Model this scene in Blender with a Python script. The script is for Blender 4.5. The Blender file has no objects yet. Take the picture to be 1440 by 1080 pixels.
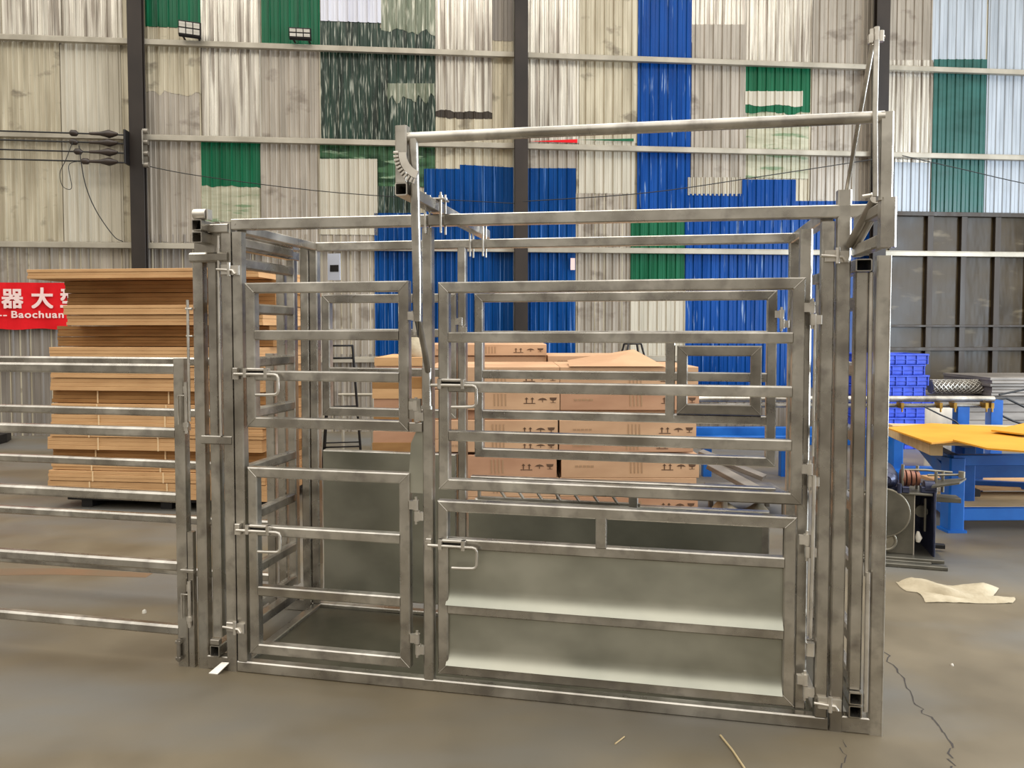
import bpy, bmesh, math, random
from mathutils import Vector, Matrix
random.seed(7)
S = bpy.context.scene
COL = S.collection
R = math.radians
S.view_settings.view_transform = 'Standard'
S.view_settings.look = 'None'
S.view_settings.gamma = 1
S.view_settings.use_curve_mapping = False
S.view_settings.exposure = 0.12

# ------------------------------------------------------------------ camera
F, CH, CY = 1050.0, 1.53, 506.0      # focal length and optical centre in pixels of the 1440 x 1080 frame
TH = math.atan((CY - 465) / F)
ct, st = math.cos(TH), math.sin(TH)
cam = bpy.data.cameras.new('camera'); camo = bpy.data.objects.new('camera', cam); COL.objects.link(camo)
camo.location = (0, 0, CH); camo.rotation_euler = (math.pi / 2 - TH, 0, 0)
cam.sensor_width = 36; cam.lens = 36 * F / 1440; cam.clip_end = 200; cam.shift_y = -(540 - CY) / 1440
S.camera = camo

def ray(px, py):
    x, y = (px - 720) / F, -(py - CY) / F
    return (x, ct + y * st, -st + y * ct)
def at(px, py, Y):                       # point of a measured line of sight at depth Y
    r = ray(px, py); t = Y / r[1]
    return Vector((r[0] * t, Y, CH + r[2] * t))
def ground(px, py, z=0.0):
    r = ray(px, py); t = (z - CH) / r[2]
    return Vector((r[0] * t, r[1] * t, z))

# ------------------------------------------------------------------ materials
def lin(c):
    c = c / 255.0
    return c / 12.92 if c <= 0.04045 else ((c + 0.055) / 1.055) ** 2.4
def rgb(r, g, b): return (lin(r), lin(g), lin(b), 1)

def mat(name, c1, c2=None, rough=.5, metal=0.0, scale=(4, 4, 4), detail=4, bump=0.0, bscale=None, bdist=.01,
        rvar=0.0, lo=.35, hi=.65, c3=None, c3scale=(1, 1, 1), c3lo=.55, c3hi=.6, spec=.5):
    m = bpy.data.materials.new(name); m.use_nodes = True
    nt = m.node_tree; n = nt.nodes; l = nt.links
    b = n['Principled BSDF']
    b.inputs['Metallic'].default_value = metal; b.inputs['Roughness'].default_value = rough
    b.inputs['Specular IOR Level'].default_value = spec
    tc = n.new('ShaderNodeTexCoord')
    def noise(sc, det=detail):
        mp = n.new('ShaderNodeMapping'); mp.inputs['Scale'].default_value = sc
        l.new(tc.outputs['Object'], mp.inputs[0])
        t = n.new('ShaderNodeTexNoise'); t.inputs['Scale'].default_value = 1; t.inputs['Detail'].default_value = det
        l.new(mp.outputs[0], t.inputs['Vector']); return t
    t = noise(scale)
    r = n.new('ShaderNodeValToRGB'); l.new(t.outputs['Fac'], r.inputs[0])
    r.color_ramp.elements[0].position = lo; r.color_ramp.elements[0].color = c1
    r.color_ramp.elements[1].position = hi; r.color_ramp.elements[1].color = c2 or c1
    out = r.outputs[0]
    if c3:
        t3 = noise(c3scale, 6)
        r3 = n.new('ShaderNodeValToRGB'); l.new(t3.outputs['Fac'], r3.inputs[0])
        r3.color_ramp.elements[0].position = c3lo; r3.color_ramp.elements[0].color = (0, 0, 0, 1)
        r3.color_ramp.elements[1].position = c3hi; r3.color_ramp.elements[1].color = (1, 1, 1, 1)
        mx = n.new('ShaderNodeMix'); mx.data_type = 'RGBA'
        l.new(r3.outputs[0], mx.inputs[0]); l.new(out, mx.inputs[6]); mx.inputs[7].default_value = c3
        out = mx.outputs[2]
    l.new(out, b.inputs['Base Color'])
    if rvar:
        mr = n.new('ShaderNodeMapRange'); l.new(t.outputs['Fac'], mr.inputs[0])
        mr.inputs[1].default_value = .3; mr.inputs[2].default_value = .7
        mr.inputs[3].default_value = max(.03, rough - rvar); mr.inputs[4].default_value = rough + rvar
        l.new(mr.outputs[0], b.inputs['Roughness'])
    if bump:
        tb = noise(bscale or scale, 3)
        bp = n.new('ShaderNodeBump'); bp.inputs['Strength'].default_value = bump; bp.inputs['Distance'].default_value = bdist
        l.new(tb.outputs['Fac'], bp.inputs['Height']); l.new(bp.outputs[0], b.inputs['Normal'])
    return m

M = {}
M['galv'] = mat('galvanised_steel', rgb(140, 134, 124), rgb(206, 201, 191), .30, .9, (4, 4, 4), 8, .12, (7, 7, 7), .006, .10, .3, .7, c3=rgb(134, 128, 122), c3scale=(14, 14, 14), c3lo=.5, c3hi=.8)
M['galv_bright'] = mat('fresh_zinc', rgb(184, 178, 168), rgb(216, 210, 200), .30, .8, (10, 10, 10), 3, 0, None, .001, .05)
M['galv_sheet'] = mat('galvanised_sheet', rgb(146, 146, 134), rgb(176, 174, 160), .40, .85, (2.2, 2.2, 3.2), 4, .08, (2, 2, 5), .01, .10)
M['plate_white'] = mat('white_plate', rgb(196, 200, 214), None, .4)
M['galv_dull'] = mat('weathered_zinc', rgb(128, 122, 112), rgb(160, 153, 142), .45, .75, (8, 8, 8), 5, .1, (10, 10, 10), .004, .1)
M['plate_dark'] = mat('checker_plate_dark', rgb(84, 82, 68), rgb(112, 108, 92), .38, .7, (3, 3, 3), 4, .1, None, .004)
M['black'] = mat('black_steel', rgb(26, 24, 24), rgb(38, 35, 34), .5, .3, (8, 8, 8))
M['hole'] = mat('tube_bore', rgb(20, 17, 17), rgb(28, 24, 24), .7, .2)
M['rubber'] = mat('black_rubber', rgb(28, 28, 28), rgb(36, 36, 36), .6)
def ramp_sheet(name, a, b, **k):
    d = dict(rough=.38, metal=.25, scale=(9, 1, .7), detail=6, bump=.45, bscale=(2.5, 1, .8), bdist=.03, rvar=.1)
    d.update(k); return mat(name, a, b, **d)
M['w_beige'] = ramp_sheet('sheet_beige', rgb(162, 151, 128), rgb(200, 190, 166), c3=rgb(132, 122, 104), c3scale=(2.2, 1, 3.2), c3lo=.58, c3hi=.66)
M['w_grey'] = ramp_sheet('sheet_greige', rgb(146, 137, 124), rgb(178, 168, 154), c3=rgb(132, 122, 110), c3scale=(2, 1, 3), c3lo=.57, c3hi=.66)
M['w_shiny'] = ramp_sheet('sheet_shiny', rgb(176, 168, 156), rgb(228, 222, 208), rough=.24, metal=.5, scale=(22, 1, .5), c3=rgb(150, 140, 128), c3scale=(16, 1, .6), c3lo=.5, c3hi=.62)
M['w_green'] = ramp_sheet('sheet_green', rgb(2, 78, 48), rgb(12, 98, 64), metal=0.0, spec=.3, rough=.34, bump=.25)
M['w_teal'] = ramp_sheet('sheet_teal', rgb(20, 74, 66), rgb(34, 94, 86), metal=0.0, rough=.42, bump=.25, scale=(1, 1, 3))
M['w_blue'] = ramp_sheet('sheet_blue', rgb(0, 52, 108), rgb(4, 66, 128), metal=0.0, rough=.3, bump=.3, scale=(3, 1, .8), spec=.16, c3=rgb(96, 136, 196), c3scale=(34, 1, .4), c3lo=.61, c3hi=.66)
M['w_bluestreak'] = ramp_sheet('sheet_blue_scuffed', rgb(4, 58, 124), rgb(12, 72, 146), metal=0.0, spec=.18, rough=.32, bump=.3, c3=rgb(150, 172, 200), c3scale=(24, 1, 1.4), c3lo=.62, c3hi=.72)
M['w_dark'] = ramp_sheet('sheet_dark_green', rgb(22, 34, 26), rgb(34, 60, 46), metal=.1, rough=.3, c3=rgb(160, 162, 148), c3scale=(48, 1, 3), c3lo=.54, c3hi=.64)
M['w_olive'] = ramp_sheet('sheet_olive', rgb(92, 100, 80), rgb(132, 136, 118), rough=.28, c3=rgb(190, 188, 170), c3scale=(26, 1, 2.6), c3lo=.52, c3hi=.66)
M['w_lilac'] = ramp_sheet('sheet_lilac', rgb(196, 196, 206), rgb(214, 214, 222), rough=.4, metal=.1)
M['w_pale'] = ramp_sheet('sheet_pale', rgb(176, 168, 150), rgb(198, 190, 172), rough=.5, metal=.05)
M['w_bluewhite'] = ramp_sheet('sheet_blue_white', rgb(156, 163, 170), rgb(184, 191, 198), rough=.45, metal=.1)
M['w_brown'] = ramp_sheet('sheet_brown', rgb(46, 38, 28), rgb(60, 50, 40), rough=.5)
M['w_panel'] = ramp_sheet('panel_brown', rgb(52, 42, 26), rgb(74, 62, 42), rough=.36, metal=.0, spec=.2, scale=(1.2, 1, 1.4), bump=.4, bdist=.05, c3=rgb(110, 98, 76), c3scale=(1.4, 1, 5), c3lo=.6, c3hi=.72)
M['w_low'] = ramp_sheet('sheet_low_grey', rgb(124, 116, 108), rgb(146, 138, 128), rough=.5)
M['w_ribwhite'] = ramp_sheet('rib_white', rgb(214, 206, 190), rgb(232, 224, 208), rough=.5, metal=0)
M['w_stripegreen'] = ramp_sheet('sheet_green_striped', rgb(18, 52, 26), rgb(56, 92, 58), rough=.32, metal=.1, scale=(2, 1, 8), lo=.42, hi=.55, c3=rgb(124, 146, 116), c3scale=(2, 1, 10), c3lo=.58, c3hi=.62)
M['w_palegreen'] = ramp_sheet('sheet_pale_green', rgb(160, 158, 134), rgb(184, 180, 156), rough=.4, scale=(2, 1, 10), c3=rgb(122, 140, 108), c3scale=(1.5, 1, 9), c3lo=.56, c3hi=.62)
M['column'] = mat('dark_primer', rgb(34, 27, 22), rgb(50, 41, 34), .55, .2, (2, 2, 1.2))
M['girt'] = mat('girt_steel', rgb(158, 150, 134), rgb(180, 172, 156), .5, .4, (3, 3, 3))
M['girt_blue'] = mat('girt_pale', rgb(150, 160, 160), rgb(172, 180, 180), .4, .4)
M['floor'] = mat('concrete', rgb(96, 86, 68), rgb(112, 101, 81), .5, 0, (2.2, 2.2, 2.2), 12, .12, (7, 7, 7), .012, .08,
                 c3=rgb(104, 102, 97), c3scale=(.35, .9, 1), c3lo=.44, c3hi=.6)
M['card'] = mat('cardboard', rgb(190, 148, 104), rgb(206, 164, 118), .8, 0, (3, 3, 12), 4, .2, (2, 2, 60), .004, spec=.2)
M['card_dark'] = mat('cardboard_shade_brown', rgb(140, 102, 62), rgb(160, 120, 76), .8, 0, (3, 3, 12), 4, .2, (2, 2, 60), .004, spec=.2)  # brown deepened to paint in the shade beneath overhanging layers
M['carton'] = mat('carton_kraft', rgb(182, 144, 112), rgb(200, 162, 128), .8, 0, (2, 2, 6), spec=.2)
M['carton_pink'] = mat('carton_pinkish', rgb(170, 128, 100), rgb(188, 146, 116), .8, 0, (2, 2, 6), spec=.2)
M['tape'] = mat('pale_twine', rgb(226, 196, 152), None, .6)
M['ink'] = mat('dark_print', rgb(92, 66, 46), None, .8)
M['ink_soft'] = mat('faded_print', rgb(164, 130, 98), None, .8)
M['red'] = mat('red_cloth', rgb(206, 14, 24), rgb(222, 26, 34), .7, 0, (3, 3, 3), spec=.2)
M['white_print'] = mat('white_print', rgb(236, 206, 200), None, .8)
M['blue_paint'] = mat('blue_paint', rgb(6, 78, 156), rgb(16, 98, 182), .4, 0, (4, 4, 4), rvar=.08)
M['blue_plastic'] = mat('blue_plastic', rgb(34, 62, 178), rgb(52, 84, 206), .4, 0, (6, 6, 6))
M['yellow'] = mat('yellow_board', rgb(198, 138, 32), rgb(212, 152, 46), .6, 0, (2, 2, 2), spec=.3)
M['wood'] = mat('raw_wood', rgb(186, 158, 116), rgb(206, 180, 138), .7, 0, (3, 30, 3), spec=.2)
M['sackcloth'] = mat('woven_sack', rgb(160, 148, 124), rgb(180, 168, 144), .8, 0, (8, 8, 8), 4, .5, (14, 14, 14), .02, spec=.2)
M['brass'] = mat('brass', rgb(160, 120, 50), rgb(190, 146, 66), .35, .8, (20, 20, 20))
M['iron'] = mat('machined_iron', rgb(86, 84, 76), rgb(110, 106, 96), .4, .6, (6, 6, 6))
M['iron_edge'] = mat('wheel_rim_iron', rgb(124, 118, 104), rgb(142, 136, 122), .35, .6, (6, 6, 6))
M['motor'] = mat('motor_blue_black', rgb(36, 40, 62), rgb(60, 64, 88), .35, .4, (12, 12, 12))
M['copper'] = mat('copper_rust', rgb(120, 78, 62), rgb(144, 100, 82), .4, .5, (12, 12, 12))
M['wrap'] = mat('white_wrap', rgb(206, 200, 188), rgb(226, 220, 208), .45, 0, (14, 14, 2))
M['led'] = mat('lamp_lens', rgb(206, 200, 186), rgb(232, 226, 214), .2, .2, (3, 3, 30))
M['sheet_stack'] = mat('grey_sheet_pack', rgb(104, 97, 90), rgb(138, 130, 121), .55, .2, (2, 2, 14))
M['stain'] = mat('worn_orange', rgb(118, 88, 60), rgb(106, 88, 66), .6, 0, (3, 3, 3))
M['crack'] = mat('crack_dark', rgb(60, 54, 50), None, .9)
M['straw'] = mat('straw', rgb(176, 156, 118), None, .8)
M['porcelain'] = mat('brown_insulator', rgb(46, 36, 30), rgb(60, 48, 40), .4)

# ------------------------------------------------------------------ mesh builder
def empty(name, loc=(0, 0, 0), rz=0, label=None, cat=None, group=None):
    o = bpy.data.objects.new(name, None); COL.objects.link(o); o.empty_display_size = .1
    o.location = loc; o.rotation_euler = (0, 0, rz)
    tag(o, label, cat, group); return o
def tag(o, label=None, cat=None, group=None, kind=None):
    if label: o['label'] = label
    if cat: o['category'] = cat
    if group: o['group'] = group
    if kind: o['kind'] = kind
    return o

class MB:
    def __init__(s): s.v = []; s.f = []; s.sm = []
    def add(s, vs, fs, smooth=False):
        b = len(s.v); s.v += [tuple(v) for v in vs]
        for f in fs: s.f.append(tuple(b + i for i in f)); s.sm.append(smooth)
        return s
    def prism(s, rings, closed_ends=True, smooth=False, loop=False):
        n = len(rings[0]); vs = [p for r in rings for p in r]; fs = []
        m = len(rings)
        for k in range(m if loop else m - 1):
            a, b = k * n, ((k + 1) % m) * n
            for i in range(n):
                j = (i + 1) % n; fs.append((a + i, a + j, b + j, b + i))
        s.add(vs, fs, smooth)
        if closed_ends and not loop:
            s.add(rings[0], [tuple(range(n))]); s.add(rings[-1], [tuple(range(n))])
        return s
    def box(s, a, b, r=.004):
        a, b = Vector(a), Vector(b)
        lo = Vector([min(a[i], b[i]) for i in range(3)]); hi = Vector([max(a[i], b[i]) for i in range(3)])
        d = hi - lo; ax = max(range(3), key=lambda i: d[i])
        i, j = [(1, 2), (0, 2), (0, 1)][ax]
        c = (lo + hi) / 2
        p0 = c.copy(); p1 = c.copy(); p0[ax] = lo[ax]; p1[ax] = hi[ax]
        e1 = Vector((0, 0, 0)); e1[i] = 1; e2 = Vector((0, 0, 0)); e2[j] = 1
        r = min(r, d[i] * .3, d[j] * .3)
        return s.prism([rrect(p, e1, e2, d[i], d[j], r) for p in (p0, p1)])
    def hollow(s, p0, p1, w, h, t=.004, up=(0, 0, 1), r=.004):
        p0, p1 = Vector(p0), Vector(p1); ax = (p1 - p0).normalized()
        e1 = ax.cross(Vector(up)).normalized(); e2 = e1.cross(ax).normalized()
        o0, o1 = rrect(p0, e1, e2, w, h, r), rrect(p1, e1, e2, w, h, r)
        i0, i1 = rrect(p0, e1, e2, w - 2 * t, h - 2 * t, r * .6), rrect(p1, e1, e2, w - 2 * t, h - 2 * t, r * .6)
        return s.prism([o0, o1, i1, i0], loop=True)
    def bar(s, p0, p1, w, h, up=(0, 0, 1), r=.004):
        p0, p1 = Vector(p0), Vector(p1); ax = (p1 - p0).normalized()
        e1 = ax.cross(Vector(up)).normalized(); e2 = e1.cross(ax).normalized()
        r = min(r, w * .3, h * .3)
        return s.prism([rrect(p0, e1, e2, w, h, r), rrect(p1, e1, e2, w, h, r)])
    def rod(s, pts, r, n=10):
        pts = [Vector(p) for p in pts]; rings = []; prev = None
        for k, p in enumerate(pts):
            if k == 0: t = pts[1] - p
            elif k == len(pts) - 1: t = p - pts[-2]
            else: t = (pts[k + 1] - p).normalized() + (p - pts[k - 1]).normalized()
            t.normalize()
            if prev is None:
                e1 = t.orthogonal().normalized()
            else:
                e1 = (prev - t * prev.dot(t)).normalized()
            prev = e1; e2 = t.cross(e1)
            rr = r[k] if isinstance(r, (list, tuple)) else r
            rings.append([p + (e1 * math.cos(a) + e2 * math.sin(a)) * rr for a in [2 * math.pi * i / n for i in range(n)]])
        return s.prism(rings, smooth=True)
    def frame(s, u0, u1, z0, z1, v, w=.045, d=.045, r=.005, bead=True):
        # welded rectangular frame in the u-z plane with mitred corners
        rings = []
        c = [(u0, z0, 1, 1), (u1, z0, -1, 1), (u1, z1, -1, -1), (u0, z1, 1, -1)]
        prof = [(r, 0), (w - r, 0), (w, r), (w, d - r), (w - r, d), (r, d), (0, d - r), (0, r)]
        for (u, z, su, sz) in c:
            rings.append([Vector((u + su * a, v + b, z + sz * a)) for a, b in prof])
        s.prism(rings, loop=True)
        if bead:
            for (u, z, su, sz) in c:
                s.bar((u + su * .003, v - .0005, z + sz * .003), (u + su * (w - .002), v - .0005, z + sz * (w - .002)), .004, .004, (0, 1, 0), .001)
        return s
    def poly(s, pts, th=(0, 0, -.002)):
        n = len(pts); t = Vector(th); a = [Vector(p) for p in pts]; b = [p + t for p in a]
        fs = [tuple(range(n)), tuple(range(2 * n - 1, n - 1, -1))] + [(i, (i + 1) % n, n + (i + 1) % n, n + i) for i in range(n)]
        return s.add(a + b, fs)
    def build(s, name, m, parent=None, origin=None):
        me = bpy.data.meshes.new(name)
        vs = s.v
        if origin is not None: vs = [(v[0] - origin[0], v[1] - origin[1], v[2] - origin[2]) for v in vs]
        me.from_pydata(vs, [], s.f)
        me.polygons.foreach_set('use_smooth', s.sm)
        bm = bmesh.new(); bm.from_mesh(me); bmesh.ops.recalc_face_normals(bm, faces=bm.faces); bm.to_mesh(me); bm.free()
        for mm in (m if isinstance(m, list) else [m]): me.materials.append(mm)
        o = bpy.data.objects.new(name, me); COL.objects.link(o)
        if origin is not None: o.location = origin
        if parent: o.parent = parent
        return o

def rrect(c, e1, e2, w, h, r):
    a, b = w / 2, h / 2
    return [c + e1 * x + e2 * y for x, y in ((-a + r, -b), (a - r, -b), (a, -b + r), (a, b - r), (a - r, b), (-a + r, b), (-a, b - r), (-a, -b + r))]

def part(name, m, parent, fn, label=None):
    b = MB(); fn(b); o = b.build(name, M[m], parent)
    if label: o['label'] = label
    return o

def copy_tree(o, parent=None):
    c = o.copy(); COL.objects.link(c); c.parent = parent
    for ch in [x for x in o.children]: copy_tree(ch, c)
    return c

# ------------------------------------------------------------------ building shell
fl = MB(); fl.add([(-15, -5, 0), (16, -5, 0), (16, 16, 0), (-15, 16, 0)], [(0, 1, 2, 3)])
tag(fl.build('floor', M['floor']), kind='structure', label='worn grey brown concrete floor of the workshop')

WA = R(5.4); W0 = Vector((-6.875, 10.885, 0)); WD = Vector((math.cos(WA), math.sin(WA), 0)); WN = Vector((math.sin(WA), -math.cos(WA), 0))
def wp(px, py):                          # (s, z) on the back wall
    r = ray(px, py); o = Vector((0, 0, CH)); k = (W0 - o).dot(WN) / (r[0] * WN.x + r[1] * WN.y)
    p = o + Vector(r) * k
    return ((p - W0).dot(WD), p.z)
def wpt(s, off, z): return W0 + WD * s + WN * off + Vector((0, 0, z))
wall_root = empty('wall_back', W0, WA); tag(wall_root, 'back wall patched together from ribbed metal sheets', kind='structure')
# local frame of the wall: x along, -y towards the room
PITCH, RH = .1435, .02
def ribbed(s0, s1, z0f, z1f, off, pitch=PITCH, rh=RH, rib=.022, phase=0.0):
    b = MB(); xs = []
    k = math.floor((s0 - phase) / pitch)
    prof = [(0, 0), (rib * .5, rh), (rib * 1.1, rh), (rib * 1.6, 0), (pitch * .55, 0), (pitch * .6, rh * .25), (pitch * .66, 0)]
    xs.append((s0, 0.0))
    while k * pitch + phase < s1:
        for dx, h in prof:
            x = k * pitch + phase + dx
            if s0 + .002 < x < s1 - .002: xs.append((x, h))
        k += 1
    xs.append((s1, 0.0))
    vs = []
    for x, h in xs:
        y = -off - h
        za, zb = z0f(x), z1f(x)
        n = 2
        vs += [(x, y, za), (x, y, zb)]
    fs = [(2 * i, 2 * i + 2, 2 * i + 3, 2 * i + 1) for i in range(len(xs) - 1)]
    # returned edges give the sheet its thickness
    m = len(vs); t = .004
    vs += [(x, y + t, z) for x, y, z in vs]
    fs += [(m + a, m + d, m + c, m + bb) for a, bb, c, d in fs]
    b.add(vs, fs)
    e = []
    for i in range(len(xs) - 1):
        e.append((2 * i, m + 2 * i, m + 2 * i + 2, 2 * i + 2)); e.append((2 * i + 1, 2 * i + 3, m + 2 * i + 3, m + 2 * i + 1))
    b.f += e; b.sm += [False] * len(e)
    for i in (0, len(xs) - 1):
        b.f.append((2 * i, 2 * i + 1, m + 2 * i + 1, m + 2 * i)); b.sm.append(False)
    return b
WTOP = 8.2
s_l, s_r = -5.5, 17.5
ribbed(s_l, s_r, lambda s: 0, lambda s: WTOP, 0).build('wall_base_cladding', M['w_beige'], wall_root)
def sheet(x0, x1, y0, y1, m, layer=1, torn=0.0, ytop=None, **k):
    ym = (max(y0, 0) + y1) / 2
    s0, _ = wp(x0, ym); s1, _ = wp(x1, ym)
    def zt(s):
        return WTOP - .02 * layer if y0 <= -50 else wp(x0, y0)[1] + (wp(x1, y0 if ytop is None else ytop)[1] - wp(x0, y0)[1]) * (s - s0) / (s1 - s0)
    rnd = random.Random(int(x0 * 31 + y0)); offs = [rnd.uniform(-1, 1) * torn for _ in range(60)]
    def zb(s):
        base = wp(x0, y1)[1] if y1 < 900 else .0
        j = (s - s0) / max(.01, s1 - s0) * 12; i = int(j); f = j - i
        return base + (offs[i] * (1 - f) + offs[i + 1] * f if torn else 0)
    return ribbed(s0, s1, zb, zt, .012 * layer, **k).build('cladding_sheet', M[m], wall_root)
# bay 1 and 2
sheet(-260, 3, -60, 60, 'w_shiny'); sheet(4, 87, -60, 60, 'w_shiny', 1.5); sheet(88, 172, -60, 60, 'w_shiny')
sheet(-200, 182, 340, 462, 'w_grey', 1, pitch=.17)
sheet(-200, 182, 463, 1000, 'w_low', 1, pitch=.2, rib=.03)
sheet(4, 87, 60, 340, 'w_beige', 1.6); sheet(88, 172, 60, 340, 'w_pale', 1)
sheet(205, 283, -60, 38, 'w_green', 2); sheet(205, 283, 36, 130, 'w_beige', 1.4, torn=.05); sheet(205, 283, 120, 340, 'w_grey', 1, torn=.02)
sheet(284, 367, -60, 197, 'w_shiny', 2, torn=.04); sheet(284, 367, 199, 262, 'w_green', 1.4, torn=.02)
sheet(284, 366, 258, 330, 'w_palegreen', 1)
sheet(368, 450, -60, 62, 'w_green', 1.6); sheet(368, 450, 62, 196, 'w_grey', 1); sheet(368, 448, 197, 500, 'w_grey', 1.2)
sheet(451, 535, 29, 200, 'w_dark', 1); sheet(451, 536, -60, 30, 'w_lilac', 2)
sheet(536, 612, -60, 44, 'w_olive', 1.8, torn=.05); sheet(535, 612, 40, 200, 'w_dark', 1.3); sheet(545, 611, 118, 140, 'w_olive', 2, torn=.12)
sheet(450, 531, 198, 228, 'w_stripegreen', 1.2, torn=.03); sheet(449, 531, 224, 330, 'w_pale', 2); sheet(531, 612, 199, 262, 'w_stripegreen', 1.4); sheet(531, 590, 262, 322, 'w_dark', 1.2)
sheet(612, 692, -60, 156, 'w_shiny', 1.4, torn=.02); sheet(612, 692, 148, 166, 'w_brown', 1, torn=.02); sheet(612, 692, 168, 240, 'w_beige', 1.2)
sheet(692, 722, -60, 58, 'w_low', 2); sheet(692, 722, 56, 240, 'w_beige', 1.6)
sheet(527, 597, 300, 500, 'w_blue', 2); sheet(597, 647, 238, 500, 'w_blue', 2.4); sheet(647, 722, 232, 500, 'w_blue', 2, ytop=236)
sheet(380, 527, 330, 1000, 'w_grey', 1, pitch=.2); sheet(205, 380, 330, 1000, 'w_low', .8, pitch=.17)
sheet(470, 722, 498, 1000, 'w_low', .9)
# bay 3
sheet(742, 814, -60, 200, 'w_shiny', 1.4); sheet(742, 812, 199, 238, 'w_grey', 1); sheet(738, 809, 237, 500, 'w_blue', 2)
sheet(815, 896, -60, 200, 'w_beige', 1); sheet(814, 892, 195, 272, 'w_pale', 1.5); sheet(806, 888, 272, 1000, 'w_grey', 1.2, pitch=.11)
sheet(896, 971, -60, 330, 'w_bluestreak', 2); sheet(886, 962, 312, 395, 'w_green', 2.4); sheet(884, 962, 394, 1000, 'w_pale', 1.8)
sheet(972, 1049, -60, 60, 'w_shiny', 1); sheet(972, 1049, 35, 276, 'w_grey', 1.4); sheet(964, 1041, 250, 275, 'w_pale', 1.9, pitch=.07)
sheet(1049, 1141, -60, 90, 'w_shiny', 2); sheet(1048, 1139, 88, 158, 'w_green', 1.6, torn=.03); sheet(1047, 1128, 129, 148, 'w_pale', 2, torn=.02)
sheet(1046, 1137, 158, 250, 'w_palegreen', 1)
sheet(1141, 1224, -60, 285, 'w_grey', 1.5)
sheet(962, 1041, 273, 545, 'w_bluestreak', 2.2); sheet(1041, 1116, 253, 545, 'w_bluestreak', 2.6); sheet(1116, 1222, 283, 545, 'w_bluestreak', 2.2)
sheet(884, 1222, 540, 1000, 'w_low', .9)
# bay 4
sheet(1247, 1310, -60, 90, 'w_grey', 1); sheet(1247, 1310, 85, 228, 'w_shiny', 1.4); sheet(1247, 1307, 226, 303, 'w_bluewhite', 1)
sheet(1310, 1386, -60, 88, 'w_bluewhite', 1.2); sheet(1310, 1384, 84, 303, 'w_teal', 1.8)
sheet(1386, 1462, -60, 303, 'w_bluewhite', 1.4); sheet(1462, 1900, -60, 303, 'w_grey', 1)
# torn coloured edges that show between overlapping sheets
def wedge(x0, x1, y0, y1, y2, m):
    a, b_, c = wp(x0, y0), wp(x1, y1), wp(x1, y2)
    MB().poly([(a[0], -.055, a[1]), (c[0], -.055, c[1]), (b_[0], -.055, b_[1])], (0, .004, 0)).build('paint_sliver', M[m], wall_root)
wedge(744, 811, 200, 197, 202, 'red'); wedge(813, 890, 198, 196, 200, 'w_green')
# dark lower panels of the right bay
def wbox(b, x0, x1, y0, y1, off, th, r=.004):
    s0, z1 = wp(x0, y0); s1, z0 = wp(x1, y1); b.box((s0, -off, z0), (s1, -off - th, z1), r)
b = MB(); s0 = wp(1247, 400)[0]; zt = wp(1340, 303)[1]
b.box((s0, -.03, 0), (s_r, -.05, zt)); pan = b.build('lower_panel', M['w_panel'], wall_root)
for px in (1301, 1348, 1395, 1441, 1487):
    b = MB(); s = wp(px, 400)[0]; b.box((s - .05, -.05, 0), (s + .05, -.11, zt)); b.build('panel_stud', M['w_brown'], wall_root)
for (ya, yb) in ((300, 306), (457, 460), (488, 493)):
    b = MB(); z1 = wp(1340, ya)[1]; z0 = wp(1340, yb)[1]; b.box((s0, -.05, z0), (s_r, -.13, z1)); b.build('panel_rail', M['w_brown'], wall_root)
# girts and columns
TR = [0]
def trim(mesh, m, label):
    TR[0] += 1; o = mesh.build('trim_%d' % TR[0], M[m]); o.location = W0; o.rotation_euler = (0, 0, WA)
    return tag(o, label, kind='structure')
for (pxa, ya, xe, lab, m, x0) in ((100, 58, 0, 'uppermost', 'girt', None), (100, 192, 0, 'second', 'girt', None), (1340, 357, 0, 'pale', 'girt', None), (560, 504, 0, 'lowest', 'girt', None)):
    z = wp(pxa, ya)[1]; b = MB()
    h = .055
    se_ = wp(958, 504)[0] if lab == 'lowest' else s_r
    b.box((s_l, -.07, z - h), (se_, -.14, z + h * .3))
    b.box((s_l, -.07, z + h * .3), (se_, -.12, z + h * .55))
    trim(b, m, {'uppermost': 'highest steel girt carrying the floodlights across the wall', 'second': 'steel girt across the wall at insulator height', 'pale': 'pale girt crossing the brown panels at the right', 'lowest': 'lowest girt running behind the carton stacks'}[lab])
for px, w, lab in ((194, .20, 'dark steel column at the left, with insulators'), (731, .20, 'dark steel column in the middle of the wall'), (1234, .22, 'dark steel column at the right, behind the control rods')):
    s = wp(px - (px - 720) * .018, 300)[0]; b = MB()
    b.box((s - w / 2, -.15, 0), (s + w / 2, -.17, WTOP)); b.box((s - .01, -.165, 0), (s + .01, -.245, WTOP)); b.box((s - w / 2, -.24, 0), (s + w / 2, -.255, WTOP))
    trim(b, 'column', lab)

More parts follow.
